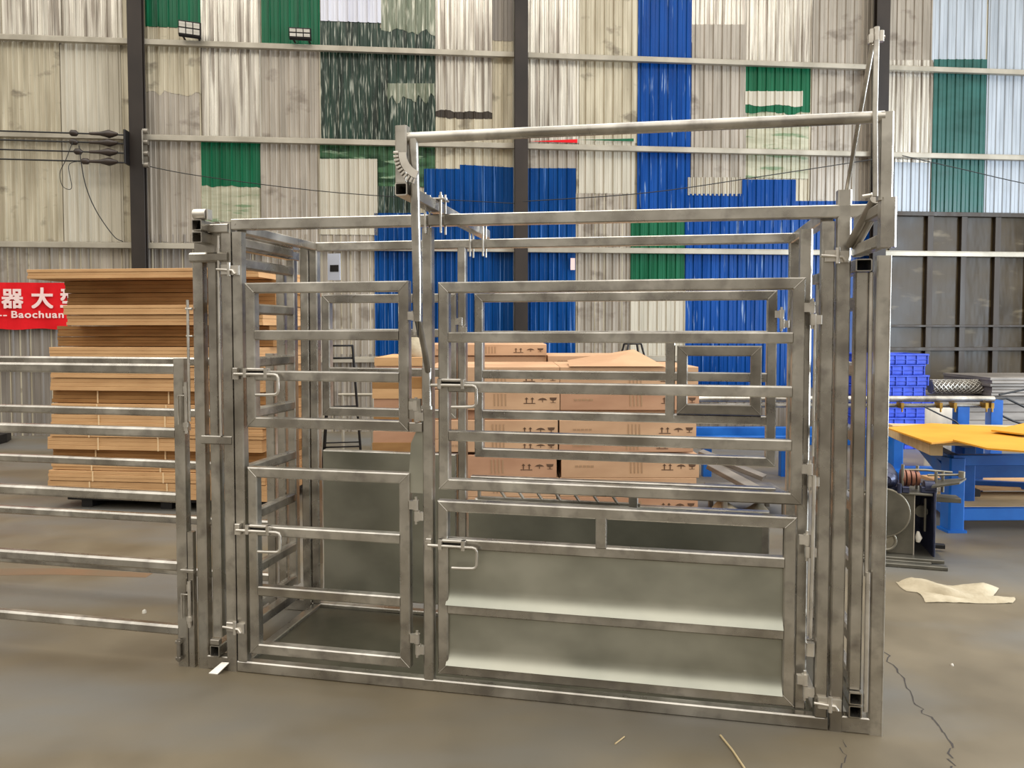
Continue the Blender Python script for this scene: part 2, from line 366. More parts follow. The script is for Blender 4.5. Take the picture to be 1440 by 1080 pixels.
# ------------------------------------------------------------------ wall fittings
def wall_empty(name, px, py, off, label, cat, group=None):
    s, z = wp(px, py); return empty(name, wpt(s, off, z), WA, label, cat, group)
def floodlight(px, py, w, h, roll, yaw, label):
    t = wall_empty('floodlight', px, py, .3, label, 'floodlight', None)
    t.rotation_euler = (R(18), roll, WA + yaw)
    part('housing', 'black', t, lambda b: (b.box((-w / 2, 0, -h / 2), (w / 2, .05, h / 2), .006), [b.box((-w / 2 + .02 + i * .04, .05, -h / 2 + .02), (-w / 2 + .03 + i * .04, .075, h / 2 - .02), .002) for i in range(int(w / .04) - 0)]))
    for i in range(3):
        for j in range(2):
            x0 = -w / 2 + .012 + i * (w - .012) / 3; z0 = -h / 2 + .03 + j * (h - .03) / 2
            part('lens', 'led', t, lambda b: b.box((x0, -.006, z0), (x0 + (w - .012) / 3 - .014, .001, z0 + (h - .04) / 2 - .012), .003))
    part('bracket', 'black', t, lambda b: (b.bar((-w * .35, .06, -h / 2), (-w * .35, .2, -h / 2 - .05), .03, .01), b.bar((w * .35, .06, -h / 2), (w * .35, .2, -h / 2 - .05), .03, .01), b.box((-w / 2, .02, -h / 2 - .02), (w / 2, .06, -h / 2), .004)))
floodlight(276, 52, .30, .20, R(4), R(6), 'black floodlight tilted on the top girt beside the shiny sheet')
floodlight(427, 58, .31, .15, R(1), 0, 'black floodlight level on the top girt under the green sheet')

cols = wp(193 + 527 * .018, 200)[0] - .10
for i, (y, xi, lab) in enumerate(((196, 117, 'topmost black overhead conductor with dark insulators left of the column'), (208, 117, 'second black overhead conductor from the top, left of the column'), (221, 123, 'third black overhead conductor, with its clamp set further from the column'), (234, 133, 'lowest of the four black conductors left of the column'))):
    s1, z = wp(189, y); s0 = wp(-200, y - 4)[0]; sx = wp(xi, y)[0]; se = wp(165, y)[0]
    t = empty('conductor_line', wpt(0, .28, 0), WA, lab, 'cable')
    part('wire', 'rubber', t, lambda b: b.rod([(s0, 0, z + .02), (sx, 0, z), (s1, 0, z - .01)], .011, 8))
    part('line_clamp', 'porcelain', t, lambda b: b.rod([(sx - .06, 0, z), (sx - .03, 0, z), (sx + .03, 0, z), (sx + .06, 0, z)], [.015, .045, .045, .015], 10))
    part('insulator', 'porcelain', t, lambda b: b.rod([(se - .26, 0, z), (se - .12, 0, z), (se - .05, 0, z), (se, 0, z), (se + .05, 0, z), (se + .12, 0, z)], [.02, .028, .045, .06, .045, .02], 10))
t = empty('insulator_bracket', wpt(cols, .2, 0), WA, 'dark plate with clamps on both flanges of the left column', 'bracket')
za, zb = wp(190, 192)[1], wp(190, 238)[1]
part('left_plate', 'black', t, lambda b: b.box((-.03, -.2, zb), (-.002, -.02, za)))
part('clamp_row', 'galv_dull', t, lambda b: [b.rod([(.21, -.12, zb + (za - zb) * k / 3), (.28, -.12, zb + (za - zb) * k / 3)], .04, 8) for k in range(4)] + [b.box((.205, -.17, zb), (.22, .0, za))])
def wire(name, pts, off, r, label, cat='cable'):
    P = [wp(*p) for p in pts]
    c = [wpt(s, off, z) for s, z in P]
    # smooth with Catmull-Rom
    out = []
    for i in range(len(c) - 1):
        p0 = c[max(i - 1, 0)]; p1 = c[i]; p2 = c[i + 1]; p3 = c[min(i + 2, len(c) - 1)]
        for k in range(6):
            t = k / 6; out.append(.5 * ((2 * p1) + (p2 - p0) * t + (2 * p0 - 5 * p1 + 4 * p2 - p3) * t * t + (3 * p1 - p0 - 3 * p2 + p3) * t ** 3))
    out.append(c[-1])
    return tag(MB().rod(out, r, 6).build(name, M['rubber']), label, cat)
wire('drooping_cable', [(125, 212), (133, 262), (148, 300), (172, 335), (185, 343)], .3, .007, 'thin black cable drooping from the insulators to the foot of the column')
wire('looped_wire', [(118, 206), (108, 232), (100, 250), (104, 268), (116, 270), (112, 240), (124, 234)], .32, .005, 'loose loop of wire hanging below the left insulators')
wire('span_cable', [(206, 236), (290, 252), (480, 275), (731, 290)], .22, .006, 'long black cable sagging from the left column to the middle column')
wire('span_cable', [(731, 290), (900, 278), (1060, 255), (1222, 230)], .42, .007, 'long black cable rising from the middle column to the right column')
wire('span_cable', [(1250, 226), (1330, 244), (1440, 268), (1600, 290)], .35, .007, 'black cable sagging to the right in front of the teal sheet')
t = wall_empty('paper_note', 804, 372, .09, 'small white paper note stuck on the pale ribbed sheet', 'note')
part('paper', 'white_print', t, lambda b: b.box((-.035, 0, -.09), (.035, .002, .09), .0005))

# red banner with its lettering
s0, zt = wp(-160, 397); s1, zb = wp(101, 461)
t = empty('banner', wpt(0, .12, 0), WA, 'red cloth banner with white lettering on the wall left of the cardboard', 'banner')
def ban(b):
    n = 24; f = []; bk = []
    for i in range(n + 1):
        s = s0 + (s1 - s0) * i / n; w = .012 * math.sin(i * 1.3)
        f.append([(s, w, zb - .02 + .01 * math.sin(i)), (s, w, zt)])
    vs = [p for q in f for p in q]; m = len(vs); vs += [(x, y + .004, z) for x, y, z in vs]
    fs = [(2 * i, 2 * i + 2, 2 * i + 3, 2 * i + 1) for i in range(n)]
    b.add(vs, fs + [(m + a, m + d, m + c, m + bb) for a, bb, c, d in fs])
part('cloth', 'red', t, ban)
def letters(txt, px, py, size, parent, name='lettering', bold=0.004, xs=1.0, fat=0):
    cu = bpy.data.curves.new(name, 'FONT'); cu.body = txt; cu.size = size; cu.extrude = .002; cu.offset = bold; cu.space_character = 1.12
    tmp = bpy.data.objects.new('t', cu); COL.objects.link(tmp); bpy.context.view_layer.update()
    me = bpy.data.meshes.new_from_object(tmp.evaluated_get(bpy.context.evaluated_depsgraph_get()))
    bpy.data.objects.remove(tmp); me.materials.clear(); me.materials.append(M['white_print'])
    if fat:                              # heavy strokes: the outline laid four times a few millimetres apart
        vs = [v.co.copy() for v in me.vertices]; fs = [tuple(p.vertices) for p in me.polygons]; V2, F2 = [], []
        for k, (dx, dy) in enumerate(((-fat, -fat), (fat, -fat), (fat, fat), (-fat, fat))):
            b0 = len(V2); V2 += [(v.x + dx, v.y + dy, v.z + k * .0004) for v in vs]; F2 += [tuple(b0 + i for i in f) for f in fs]
        me = bpy.data.meshes.new(name); me.from_pydata(V2, [], F2); me.materials.append(M['white_print'])
    o = bpy.data.objects.new(name, me); COL.objects.link(o); o.parent = parent
    s, z = wp(px, py); o.location = (s, -.02, z); o.rotation_euler = (R(90), 0, 0); o.scale = (xs, 1, 1)
    return o
letters('器', 10, 431, .30, t, 'character', 0, fat=.008); letters('大', 51, 431, .31, t, 'character', 0, fat=.008); letters('型', 91, 431, .30, t, 'character', 0, fat=.008)
letters('--', 5, 447, .14, t, 'lettering', .002, 1.3); letters('Baochuan', 23, 447, .138, t, 'lettering', .003, 1.22)

# ------------------------------------------------------------------ cattle crush
LX, LY, LA = -1.4180, 3.3307, R(-11.457)
crush = empty('cattle_crush', (LX, LY, 0), LA, 'large galvanised steel cattle crush with barred side gates standing in the foreground', 'cattle crush')
crush.scale = (1.0085, 1.0, 1.004)
T = .045
W = .775          # overall width
def P(name, fn, m='galv', parent=None, label=None): return part(name, m, parent or crush, fn, label)
for v0, nm in ((0, 'front'), (W - T, 'rear')):
    P('sill_beam', lambda b: b.box((.188, v0, 0), (2.656, v0 + T, .05), .005))
    if v0 == 0:
        P('top_rail', lambda b: (b.bar((.188, T / 2, 1.988), (2.79, T / 2, 1.966), T, .047), b.rod([(.205, -.002, 1.99), (.205, .004, 1.99)], .006)))
    else:
        P('top_rail', lambda b: b.bar((.188, v0 + T / 2, 1.97), (2.62, v0 + T / 2, 1.958), T, .045))
    for u in (.188, 2.608): P('corner_post', lambda b: b.box((u, v0, .05), (u + .046, v0 + T, 1.955 if u < 1 or v0 else 1.93), .005))
    P('centre_post', lambda b: b.box((1.054 if not v0 else 1.004, v0, .05), (1.097 if not v0 else 1.047, v0 + T, 1.95), .005))
for v in (.02, .4, .74):
    pass
P('floor_plate', lambda b: b.box((.19, .05, .022), (2.65, W - .05, .03), .001), 'plate_dark', label='dark floor plate')
for u in (.19, 2.61): P('floor_crossmember', lambda b: b.box((u, .045, 0), (u + .045, W - .045, .048)))
P('cross_rail', lambda b: b.box((.19, .045, 1.95), (.235, W - .045, 1.99)))
P('cross_rail', lambda b: b.box((2.61, .045, 1.93), (2.655, W - .045, 1.975)))

def hinge(parent, u, z, v=0.0, flip=1, s=1.0):
    b = MB()
    b.rod([(u, v - .004, z), (u, v - .004, z + .042 * s)], .013 * s, 10)
    b.box((u - .03 * flip, v - .014, z + .004), (u, v + .006, z + .038 * s), .003)
    b.rod([(u + .004 * flip, v - .004, z - .046 * s), (u + .004 * flip, v - .004, z - .003)], .013 * s, 10)
    b.box((u + .004 * flip, v - .014, z - .042 * s), (u + .034 * flip, v + .006, z - .008), .003)
    b.rod([(u, v - .004, z - .06 * s), (u, v - .004, z + .055 * s)], .006, 8)
    return b.build('hinge', M['galv_bright'], parent)
def latch(parent, u, z, v=0.0):
    o = MB()
    o.box((u - .008, v - .022, z + .014), (u + .108, v - .001, z + .026), .003)
    for k in (-.004, .094): o.box((u + k - .004, v - .032, z - .014), (u + k + .012, v - .001, z + .026), .003)
    body = o.build('latch', M['galv_bright'], parent)
    part('latch_slot', 'hole', parent, lambda b: b.box((u + .008, v - .012, z + .004), (u + .09, v - .001, z + .014), .001))
    part('latch_keeper', 'galv_bright', parent, lambda b: (b.box((u - .062, v - .02, z + .006), (u - .04, v + .0, z + .026), .002), b.box((u - .07, v - .012, z - .024), (u - .04, v + .0, z + .01), .002)))
    h = MB(); vv = v - .024
    h.rod([(u - .052, vv, z), (u + .1, vv, z), (u + .138, vv, z), (u + .15, vv, z - .004), (u + .156, vv, z - .016), (u + .156, vv, z - .07), (u + .151, vv, z - .082), (u + .14, vv, z - .086), (u + .1, vv, z - .088), (u + .05, vv, z - .089)], .0068, 10)
    h.build('latch_pin', M['galv_bright'], parent); return body
def gate(name, u0, u1, z0, z1, v, rails, lab=None, hinge_u=None, hinges=(), latches=None, extra=None, mirror=False):
    b = MB(); b.frame(u0, u1, z0, z1, v)
    g = b.build(name, M['galv'], crush); g['label'] = lab
    for zr in rails: part('gate_rail', 'galv', g, lambda q: q.box((u0 + T - .001, v + .001, zr), (u1 - T + .001, v + T - .001, zr + .043), .005))
    for (hu, hz, fl) in hinges: hinge(g, hu, hz, v + .01, fl)
    if latches is not None: latch(g, latches[0], latches[1], v)
    if extra: extra(g)
    return g
gate('upper_gate', .251, .996, 1.10, 1.732, -.004, (1.483, 1.306), 'short upper side gate with two inner rails', hinges=((1.022, 1.565, 1), (1.026, 1.19, 1)), latches=(.262, 1.335))
gate('lower_gate', .251, .996, .091, .924, -.004, (.621, .352), 'short lower side gate', hinges=((1.024, .77, 1), (1.026, .2, 1)), latches=(.262, .648))
def ur(g): pass
gate('upper_gate', 1.124, 2.554, .862, 1.724, -.004, (1.475, 1.27, 1.066), 'long upper side gate with three inner rails', hinges=((2.578, 1.59, 1), (2.578, .98, 1)), latches=(1.137, 1.30))
def lip_sheet(u0, u1, z0, z1, v, d=.03):
    def f(b):
        prof = [(v, z1), (v, z0 + .075), (v - d * .06, z0 + .055), (v - d * .22, z0 + .038), (v - d * .5, z0 + .022), (v - d, z0 + .006)]
        n = len(prof); vs = []
        for y, z in prof: vs += [(u0, y, z), (u1, y, z)]
        for y, z in prof: vs += [(u0, y + .003, z - .002), (u1, y + .003, z - .002)]
        fs = [(2 * i, 2 * i + 1, 2 * i + 3, 2 * i + 2) for i in range(n - 1)]
        m = 2 * n
        fs += [(m + a, m + b_, m + c, m + d_) for a, d_, c, b_ in fs]
        b.add(vs, fs, True)
    return f
def lr(g):
    part('rail_strut', 'galv', g, lambda q: q.box((1.775, -.006, .655), (1.818, .04, .775)))
    part('infill_sheet', 'galv_sheet', g, lip_sheet(1.155, 2.49, .374, .64, .014), 'upper grey infill sheet')
    part('infill_sheet', 'galv_sheet', g, lip_sheet(1.155, 2.49, .118, .36, .014), 'lower grey infill sheet')
gate('lower_gate', 1.118, 2.535, .08, .815, -.004, (.614, .337), 'long lower side gate closed by a metal sheet', hinges=((2.572, .71, 1), (2.572, .17, 1)), latches=(1.137, .632), extra=lr)
# rear side
VR = W - T
gate('upper_gate', .258, .996, 1.07, 1.715, VR, (1.49, 1.285), 'rear short upper gate', hinges=((1.02, 1.55, 1),))
def sheet_fn(u0, u1, z0, z1, v):
    return lambda g: part('infill_sheet', 'galv_sheet', g, lambda q: q.box((u0, v, z0), (u1, v + .004, z1), .0005), 'flat grey infill sheet')
gate('lower_gate', .258, .996, .09, .885, VR, (.6,), 'rear short lower gate closed by a sheet', extra=sheet_fn(.26, .99, .1, .88, VR - .003))
def rr(g):
    h = MB(); h.frame(2.10, 2.49, 1.12, 1.452, VR - .006, .05, .03)
    part('divider', 'galv', g, lambda q: q.box((2.045, VR, 1.10), (2.09, VR + .04, 1.50)))
    o = h.build('hatch_frame', M['galv_dull'], g); o['label'] = 'small hinged hatch frame'
    hinge(g, 2.575, 1.58, VR)
gate('upper_gate', 1.092, 2.557, .876, 1.714, VR, (1.48, 1.28, 1.075), 'rear long upper gate with a small hatch', extra=rr)
gate('lower_gate', 1.092, 2.535, .09, .66, VR, (.35,), 'rear long lower gate closed by a sheet', extra=sheet_fn(1.06, 2.50, .1, .655, VR - .003))
P('squeeze_bar', lambda b: b.box((1.09, VR - .07, .742), (2.55, VR - .025, .79)))
P('rack_bar', lambda b: (b.box((1.13, VR - .05, .668), (1.93, VR - .03, .684), .002), [b.bar((1.24 + k * .093, VR - .04, .712), (1.265 + k * .093, VR - .04, .676), .02, .012) for k in range(8)], b.box((1.12, VR - .05, .668), (1.135, VR - .03, .73), .002)))
P('rack_post', lambda b: b.box((1.875, VR - .052, .62), (1.92, VR - .02, .745)))
# hinge post and pull rod next to the right corner post
P('hinge_post', lambda b: b.box((2.542, .05, .05), (2.585, .095, 1.91), .005))
P('pull_rod', lambda b: (b.rod([(2.592, -.012, .98), (2.59, -.014, .7), (2.586, -.014, .36)], .007, 8), b.box((2.572, -.02, .29), (2.602, .005, .34)), b.rod([(2.588, .0, 1.56), (2.588, .0, 1.05)], .005, 8)), 'galv_bright')

def end_frame(u_out, u_in, tag_, top_out, top_in):
    f = empty('end_frame'); f.parent = crush; f['label'] = tag_
    for uu, zt_ in ((u_out, top_out), (u_in, top_in)):
        for v0 in (0, VR):
            part('end_post', 'galv', f, lambda b: b.box((uu, v0, 0), (uu + .048, v0 + T, zt_ if v0 == 0 else min(zt_, 1.99)), .005))
    a, c = min(u_out, u_in) + .04, max(u_out, u_in) + .008
    for v0 in (0, VR):
        part('foot_crossmember', 'galv', f, lambda b: b.box((a, v0 + .001, 0), (c, v0 + .044, .062)))
    return f, a, c
efl, a, c = end_frame(-.005, .135, 'left end frame carrying a sliding gate', 1.86, 2.0)
part('end_crossmember', 'galv', efl, lambda b: b.box((-.012, -.01, 1.825), (.172, .04, 1.868), .008))
part('end_crossmember', 'galv', efl, lambda b: b.box((.03, -.004, 1.02), (.178, .04, 1.058), .004))
part('end_crossmember', 'galv', efl, lambda b: b.box((.06, -.012, 1.952), (.178, .03, 1.99), .004))
part('head_plate', 'galv', efl, lambda b: b.box((.0, .012, 1.868), (.14, .02, 1.97), .001))
part('roller', 'galv_bright', efl, lambda b: (b.rod([(.035, -.03, 2.03), (.095, -.03, 2.03)], .024, 14), b.box((.1, -.045, 2.005), (.106, -.01, 2.05), .001)))
for zz in (1.905, 1.958): part('track_tube', 'galv', efl, lambda b: b.hollow((.062, -.06, zz + .023), (.062, W + .05, zz + .023), .047, .047, .004, (0, 0, 1)))
part('foot_tube', 'galv', efl, lambda b: b.hollow((.085, -.012, .09), (.085, .75, .09), .046, .05, .004, (0, 0, 1)))
part('foot_tube', 'galv_dull', efl, lambda b: b.box((.065, -.014, .118), (.107, .01, .142), .003))
part('guide_rod', 'galv_bright', efl, lambda b: b.rod([(.128, -.002, 1.94), (.127, -.004, 1.5), (.127, -.004, 1.06)], .006, 8))
part('foot_tab', 'galv_bright', efl, lambda b: b.poly([(.075, -.045, .004), (.118, -.045, .004), (.15, -.002, .04), (.115, -.002, .04)], (0, 0, -.004)))
efr, a, c = end_frame(2.800, 2.662, 'right end frame carrying a sliding gate and the lever arm', 1.80, 2.045)
for zz in (.066, .116): part('track_tube', 'galv', efr, lambda b: b.hollow((2.75, -.012, zz + .023), (2.75, .75, zz + .023), .046, .046, .004, (0, 0, 1)))
part('track_tube', 'galv', efr, lambda b: b.hollow((2.752, -.012, 1.765), (2.752, W + .04, 1.765), .056, .046, .004, (0, 0, 1)))
part('side_flange', 'galv', efr, lambda b: b.box((2.842, -.002, .0), (2.848, .05, 1.80), .001))
def slide(u, tag_, zt_, zs, v1=VR):
    g = empty('sliding_gate'); g.parent = crush; g['label'] = tag_
    for v0 in (.01, v1 - .01): part('gate_stile', 'galv', g, lambda b: b.box((u, v0, .145 if u < 1 else .165), (u + .045, v0 + .043, zt_), .005))
    for z in zs: part('gate_rail', 'galv', g, lambda b: b.box((u + .002, .05, z), (u + .043, v1 - .008, z + .05), .008))
    return g
slide(.062, 'left sliding gate of cross rails', 1.90, (1.96, 1.912, 1.815, 1.605, 1.345, 1.098, .83, .6, .33, .15))
slide(2.729, 'right sliding gate of cross rails', 1.74, (1.6, 1.35, 1.1, .83, .6, .33, .17))
P('drop_rod', lambda b: (b.rod([(2.788, .02, .6), (2.786, .02, 1.3), (2.784, .02, 1.74)], .009, 8), b.rod([(2.788, .0, .09), (2.788, .0, .62)], .009, 8)), 'galv_bright')
# pin connectors between the end frames and the side frames
for (u, z) in ((.183, 1.79), (.186, .205), (2.657, 1.80), (2.657, .11)):
    P('pin_connector', lambda b: (b.box((u - .04, -.014, z - .02), (u + .002, .0, z + .022), .003), b.box((u + .006, -.014, z - .024), (u + .045, .0, z + .018), .003), b.rod([(u - .055, -.018, z + .002), (u + .02, -.018, z - .004), (u + .03, -.018, z - .02)], .006, 8), b.rod([(u + .003, -.018, z - .028), (u + .003, -.018, z + .03)], .008, 8)), 'galv_bright')
# overhead lever works
P('cross_beam', lambda b: b.hollow((1.106, -.39, 2.035), (1.106, .93, 2.035), .046, .046, .004))
P('lever_upright', lambda b: b.box((1.084, -.392, 2.058), (1.128, -.350, 2.262), .005))
P('lever_bar', lambda b: b.rod([(1.11, -.365, 2.222), (2.715, -.375, 2.205)], .0195, 16))
P('lever_upright', lambda b: b.box((2.700, -.392, 1.94), (2.742, -.352, 2.218), .005))
P('lever_box', lambda b: b.box((2.708, -.396, 1.79), (2.754, -.345, 1.948), .006))
P('lever_arm', lambda b: b.box((2.712, -.345, 1.795), (2.748, .0, 1.838), .005))
P('lever_arm', lambda b: b.box((2.712, -.345, 1.90), (2.748, -.02, 1.94), .005), 'galv_dull')
P('lever_brace', lambda b: (b.rod([(2.725, -.25, 1.965), (2.70, -.02, 1.84)], .016, 10), b.rod([(2.74, -.25, 1.95), (2.72, -.02, 1.83)], .013, 10)), 'galv_dull')
# ratchet sector by the left upright
RCX, RCZ = 1.20, 2.16
def ratchet(b):
    cx, cz = RCX, RCZ; pts = []
    for k in range(9):
        a = R(178 + k * 9); pts.append((cx + .098 * math.cos(a), cz + .098 * math.sin(a)))
    inn = [(cx + .07 * math.cos(R(178 + k * 9)), cz + .07 * math.sin(R(178 + k * 9))) for k in range(9)]
    for k in range(8):
        q = [pts[k], pts[k + 1], inn[k + 1], inn[k]]
        b.poly([(x, -.402, z) for x, z in q], (0, .008, 0))
    for k in range(11):
        a = R(178 + k * 7.0); p = (cx + .1 * math.cos(a), cz + .1 * math.sin(a)); q = (cx + .118 * math.cos(a), cz + .118 * math.sin(a))
        b.bar((p[0], -.398, p[1]), (q[0], -.398, q[1]), .008, .008, (0, 1, 0), .001)
P('ratchet', ratchet, 'galv_bright')
P('ratchet_link', lambda b: (b.rod([(1.125, -.34, 2.13), (1.135, -.34, 2.03), (1.15, -.34, 2.0)], .008, 8), b.rod([(1.145, -.335, 2.15), (1.15, -.335, 2.02)], .006, 8), b.box((1.128, -.35, 2.205), (1.15, -.33, 2.235))), 'galv_dull')
P('down_tube', lambda b: b.rod([(1.148, -.372, 2.215), (1.150, -.36, 2.0), (1.149, -.34, 1.72), (1.143, -.32, 1.56)], [.017, .017, .017, .015], 14))
P('down_tube', lambda b: (b.rod([(1.142, -.32, 1.58), (1.128, -.2, 1.46), (1.095, -.05, 1.36)], .012, 10),), 'galv_dull')
P('release_cable', lambda b: b.rod([(1.132, -.335, 1.85), (1.128, -.325, 1.6), (1.148, -.33, 1.50), (1.155, -.33, 1.66)], .003, 6), 'rubber')
P('lock_sleeve', lambda b: (b.rod([(1.083, -.024, 1.21), (1.083, -.024, 1.37)], .021, 12), b.rod([(1.083, -.024, 1.20), (1.083, -.024, 1.214)], .026, 12)))
P('gusset', lambda b: b.poly([(1.0, .01, 1.05), (1.055, .01, 1.17), (1.055, .01, .84), (.985, .01, .84)], (0, .004, 0)), 'galv_sheet')
P('stop_plate', lambda b: (b.box((.998, -.006, 1.155), (1.05, .006, 1.24), .002), b.box((1.0, -.008, 1.10), (1.054, .01, 1.14), .003)))
for (vv, zz) in ((.02, 1.925), (VR + .02, 1.9)):
    P('u_bolt', lambda b: ([b.rod([(u, vv - .035, zz), (u, vv - .035, 2.09)], .005, 8) for u in (1.075, 1.142)], [b.rod([(u, vv + .03, zz), (u, vv + .03, 2.09)], .005, 8) for u in (1.075, 1.142)], [b.rod([(u, q, 2.066), (u, q, 2.076)], .010, 6) for u in (1.075, 1.142) for q in (vv - .035, vv + .03)], b.box((1.06, vv - .045, 2.06), (1.157, vv + .04, 2.066), .001)), 'galv_bright')
# control rods rising above the frame
P('control_rod', lambda b: b.rod([(2.679, -.37, 2.44), (2.687, -.17, 2.24), (2.699, .05, 2.03)], .0075, 10))
P('control_rod', lambda b: b.rod([(2.684, -.395, 2.44), (2.682, -.40, 2.22), (2.688, -.40, 1.95)], .0085, 10))
P('rod_joint', lambda b: (b.rod([(2.662, -.385, 2.452), (2.712, -.375, 2.456)], .006, 8), b.rod([(2.672, -.385, 2.45), (2.672, -.385, 2.48)], .007, 8), b.box((2.662, -.395, 2.435), (2.678, -.375, 2.462), .004), b.rod([(2.70, -.38, 2.44), (2.70, -.38, 2.474)], .010, 8), b.rod([(2.686, -.385, 2.43), (2.686, -.385, 2.485)], .009, 8)), 'galv_bright')
P('jamb_bolt', lambda b: (b.rod([(2.72, -.1, 2.0), (2.755, -.1, 2.005)], .007, 8), b.rod([(2.748, -.1, 2.0), (2.758, -.1, 2.0)], .014, 6)), 'galv_bright')
P('rack_strip', lambda b: (b.box((2.728, -.34, 1.95), (2.736, -.30, 2.19), .002), [b.box((2.722, -.345, 1.96 + k * .02), (2.73, -.30, 1.968 + k * .02), .001) for k in range(11)]), 'galv_dull')
P('data_plate', lambda b: b.box((.30, VR - .01, 1.79), (.37, VR - .002, 1.93), .001), 'plate_white', label='white data plate on the rear post')
P('data_plate_window', lambda b: b.box((.315, VR - .013, 1.835), (.362, VR - .009, 1.87), .001), 'black')

# ------------------------------------------------------------------ race fence panels on the left
def fence(v, u1, label, pins=True, cut=0):
    t = empty('fence_panel', (LX, LY, 0), LA, label, 'fence panel', 'race fence panels left of the crush'); rx = u1 - .055
    t.location = Vector((LX, LY, 0)) + Matrix.Rotation(LA, 3, 'Z') @ Vector((0, v, 0))
    for z in (1.335, 1.045, .75, .436, .14): part('rail', 'galv', t, lambda b: b.bar((-2.9, .02, z + .022), (rx + .004, .02, z + .022), .042, .045, r=.009))
    for uu, l in ((u1 - .055, 0), (-2.95, 0)): part('end_post', 'galv', t, lambda b: b.box((uu, 0, 0), (uu + .052, .045, 1.405), .005))
    if pins:
        for z0, z1 in ((1.08, 1.30), (.20, .40)):
            part('hinge_eye', 'galv_bright', t, lambda b: (b.box((u1 - .003, -.005, z1 - .05), (u1 + .02, .02, z1 - .02), .003), b.box((u1 - .003, -.005, z0), (u1 + .02, .02, z0 + .03), .003), b.rod([(u1 + .018, -.012, z0 - .01), (u1 + .018, -.012, z1)], .008, 10), b.rod([(u1 - .02, -.012, z0 + .03), (u1 - .02, -.014, z1 - .06), (u1 + .018, -.014, z1 - .06)], .004, 8), b.rod([(u1 + .018, -.012, z0 + .02), (u1 + .018, -.012, z0 + .04)], .014, 10)))
        part('drop_bolt', 'galv_dull', t, lambda b: (b.rod([(u1 - .04, -.012, .03), (u1 - .04, -.012, .13)], .009, 8), b.box((u1 - .052, -.02, .11), (u1 - .028, 0, .125), .002), b.box((u1 - .052, -.02, .035), (u1 - .028, 0, .05), .002)))
        part('guide_strap', 'galv', t, lambda b: (b.box((u1 + .002, 0, .0), (u1 + .03, .03, .62), .003), b.box((u1 - .02, -.02, .44), (u1 + .045, .0, .455), .002)))
    return t
fence(0.0, -.055, 'galvanised fence panel of five rails joined to the near side of the crush')
fence(.75, -.03, 'galvanised fence panel of five rails parallel behind, joined to the far side of the crush', pins=False)
# slim rod pinned to the end frame
P('long_pin', lambda b: (b.rod([(-.022, -.01, 1.12), (-.022, -.01, 1.66)], .006, 8), b.rod([(-.03, -.01, 1.62), (-.0, -.01, 1.62)], .006, 8), b.rod([(-.03, -.01, 1.50), (-.0, -.01, 1.50)], .004, 8)), 'galv_bright')

# ------------------------------------------------------------------ tall stack of flat cardboard, left
ORD = ['topmost', 'second', 'third', 'fourth', 'fifth', 'sixth', 'seventh', 'eighth', 'ninth', 'tenth', 'eleventh', 'twelfth', 'thirteenth', 'fourteenth', 'fifteenth', 'sixteenth', 'seventeenth', 'eighteenth', 'nineteenth', 'twentieth']
SA = math.atan2(6.17 - 6.38, -2.08 + 3.97)
def on_stack(px, py):            # (x along the stack front, z)
    d = Vector((math.cos(SA), math.sin(SA), 0)); n = Vector((math.sin(SA), -math.cos(SA), 0)); o = Vector((-3.966, 6.402, 0))
    r = Vector(ray(px, py)); c = Vector((0, 0, CH)); k = (o - c).dot(n) / r.dot(n); p = c + r * k
    return (p - o).dot(d), p.z
so = Vector((-3.966, 6.402, 0))
pal = empty('pallet', so, SA, 'low dark wooden pallet under the tall stack of flat cardboard', 'pallet')
z_pal = on_stack(160, 700)[1] - .001
for k, x in enumerate((.22, .95, 1.72)): part('pallet_bearer', 'black', pal, lambda b: b.box((x, .06, 0), (x + .1, 1.0, z_pal - .03)))
part('pallet_deck', 'black', pal, lambda b: b.box((.12, .02, z_pal - .03), (1.95, 1.05, z_pal)))
bands = [(378, 392, 42, 'card'), (392, 410, 84, 'card_dark'), (410, 429, 88, 'card_dark'), (429, 443, 92, 'card'), (443, 457, 95, 'card'), (458, 474, 76, 'card_dark'), (474, 488, 76, 'card_dark'), (488, 503, 73, 'card'), (503, 516, 74, 'card'), (516, 531, 73, 'card'), (532, 549, 72, 'card'), (550, 567, 72, 'card_dark'), (568, 582, 74, 'card'), (583, 599, 74, 'card'), (600, 614, 73, 'card'), (615, 632, 69, 'card'), (633, 648, 72, 'card_dark'), (648, 661, 74, 'card'), (662, 676, 71, 'card'), (677, 700, 69, 'card')]
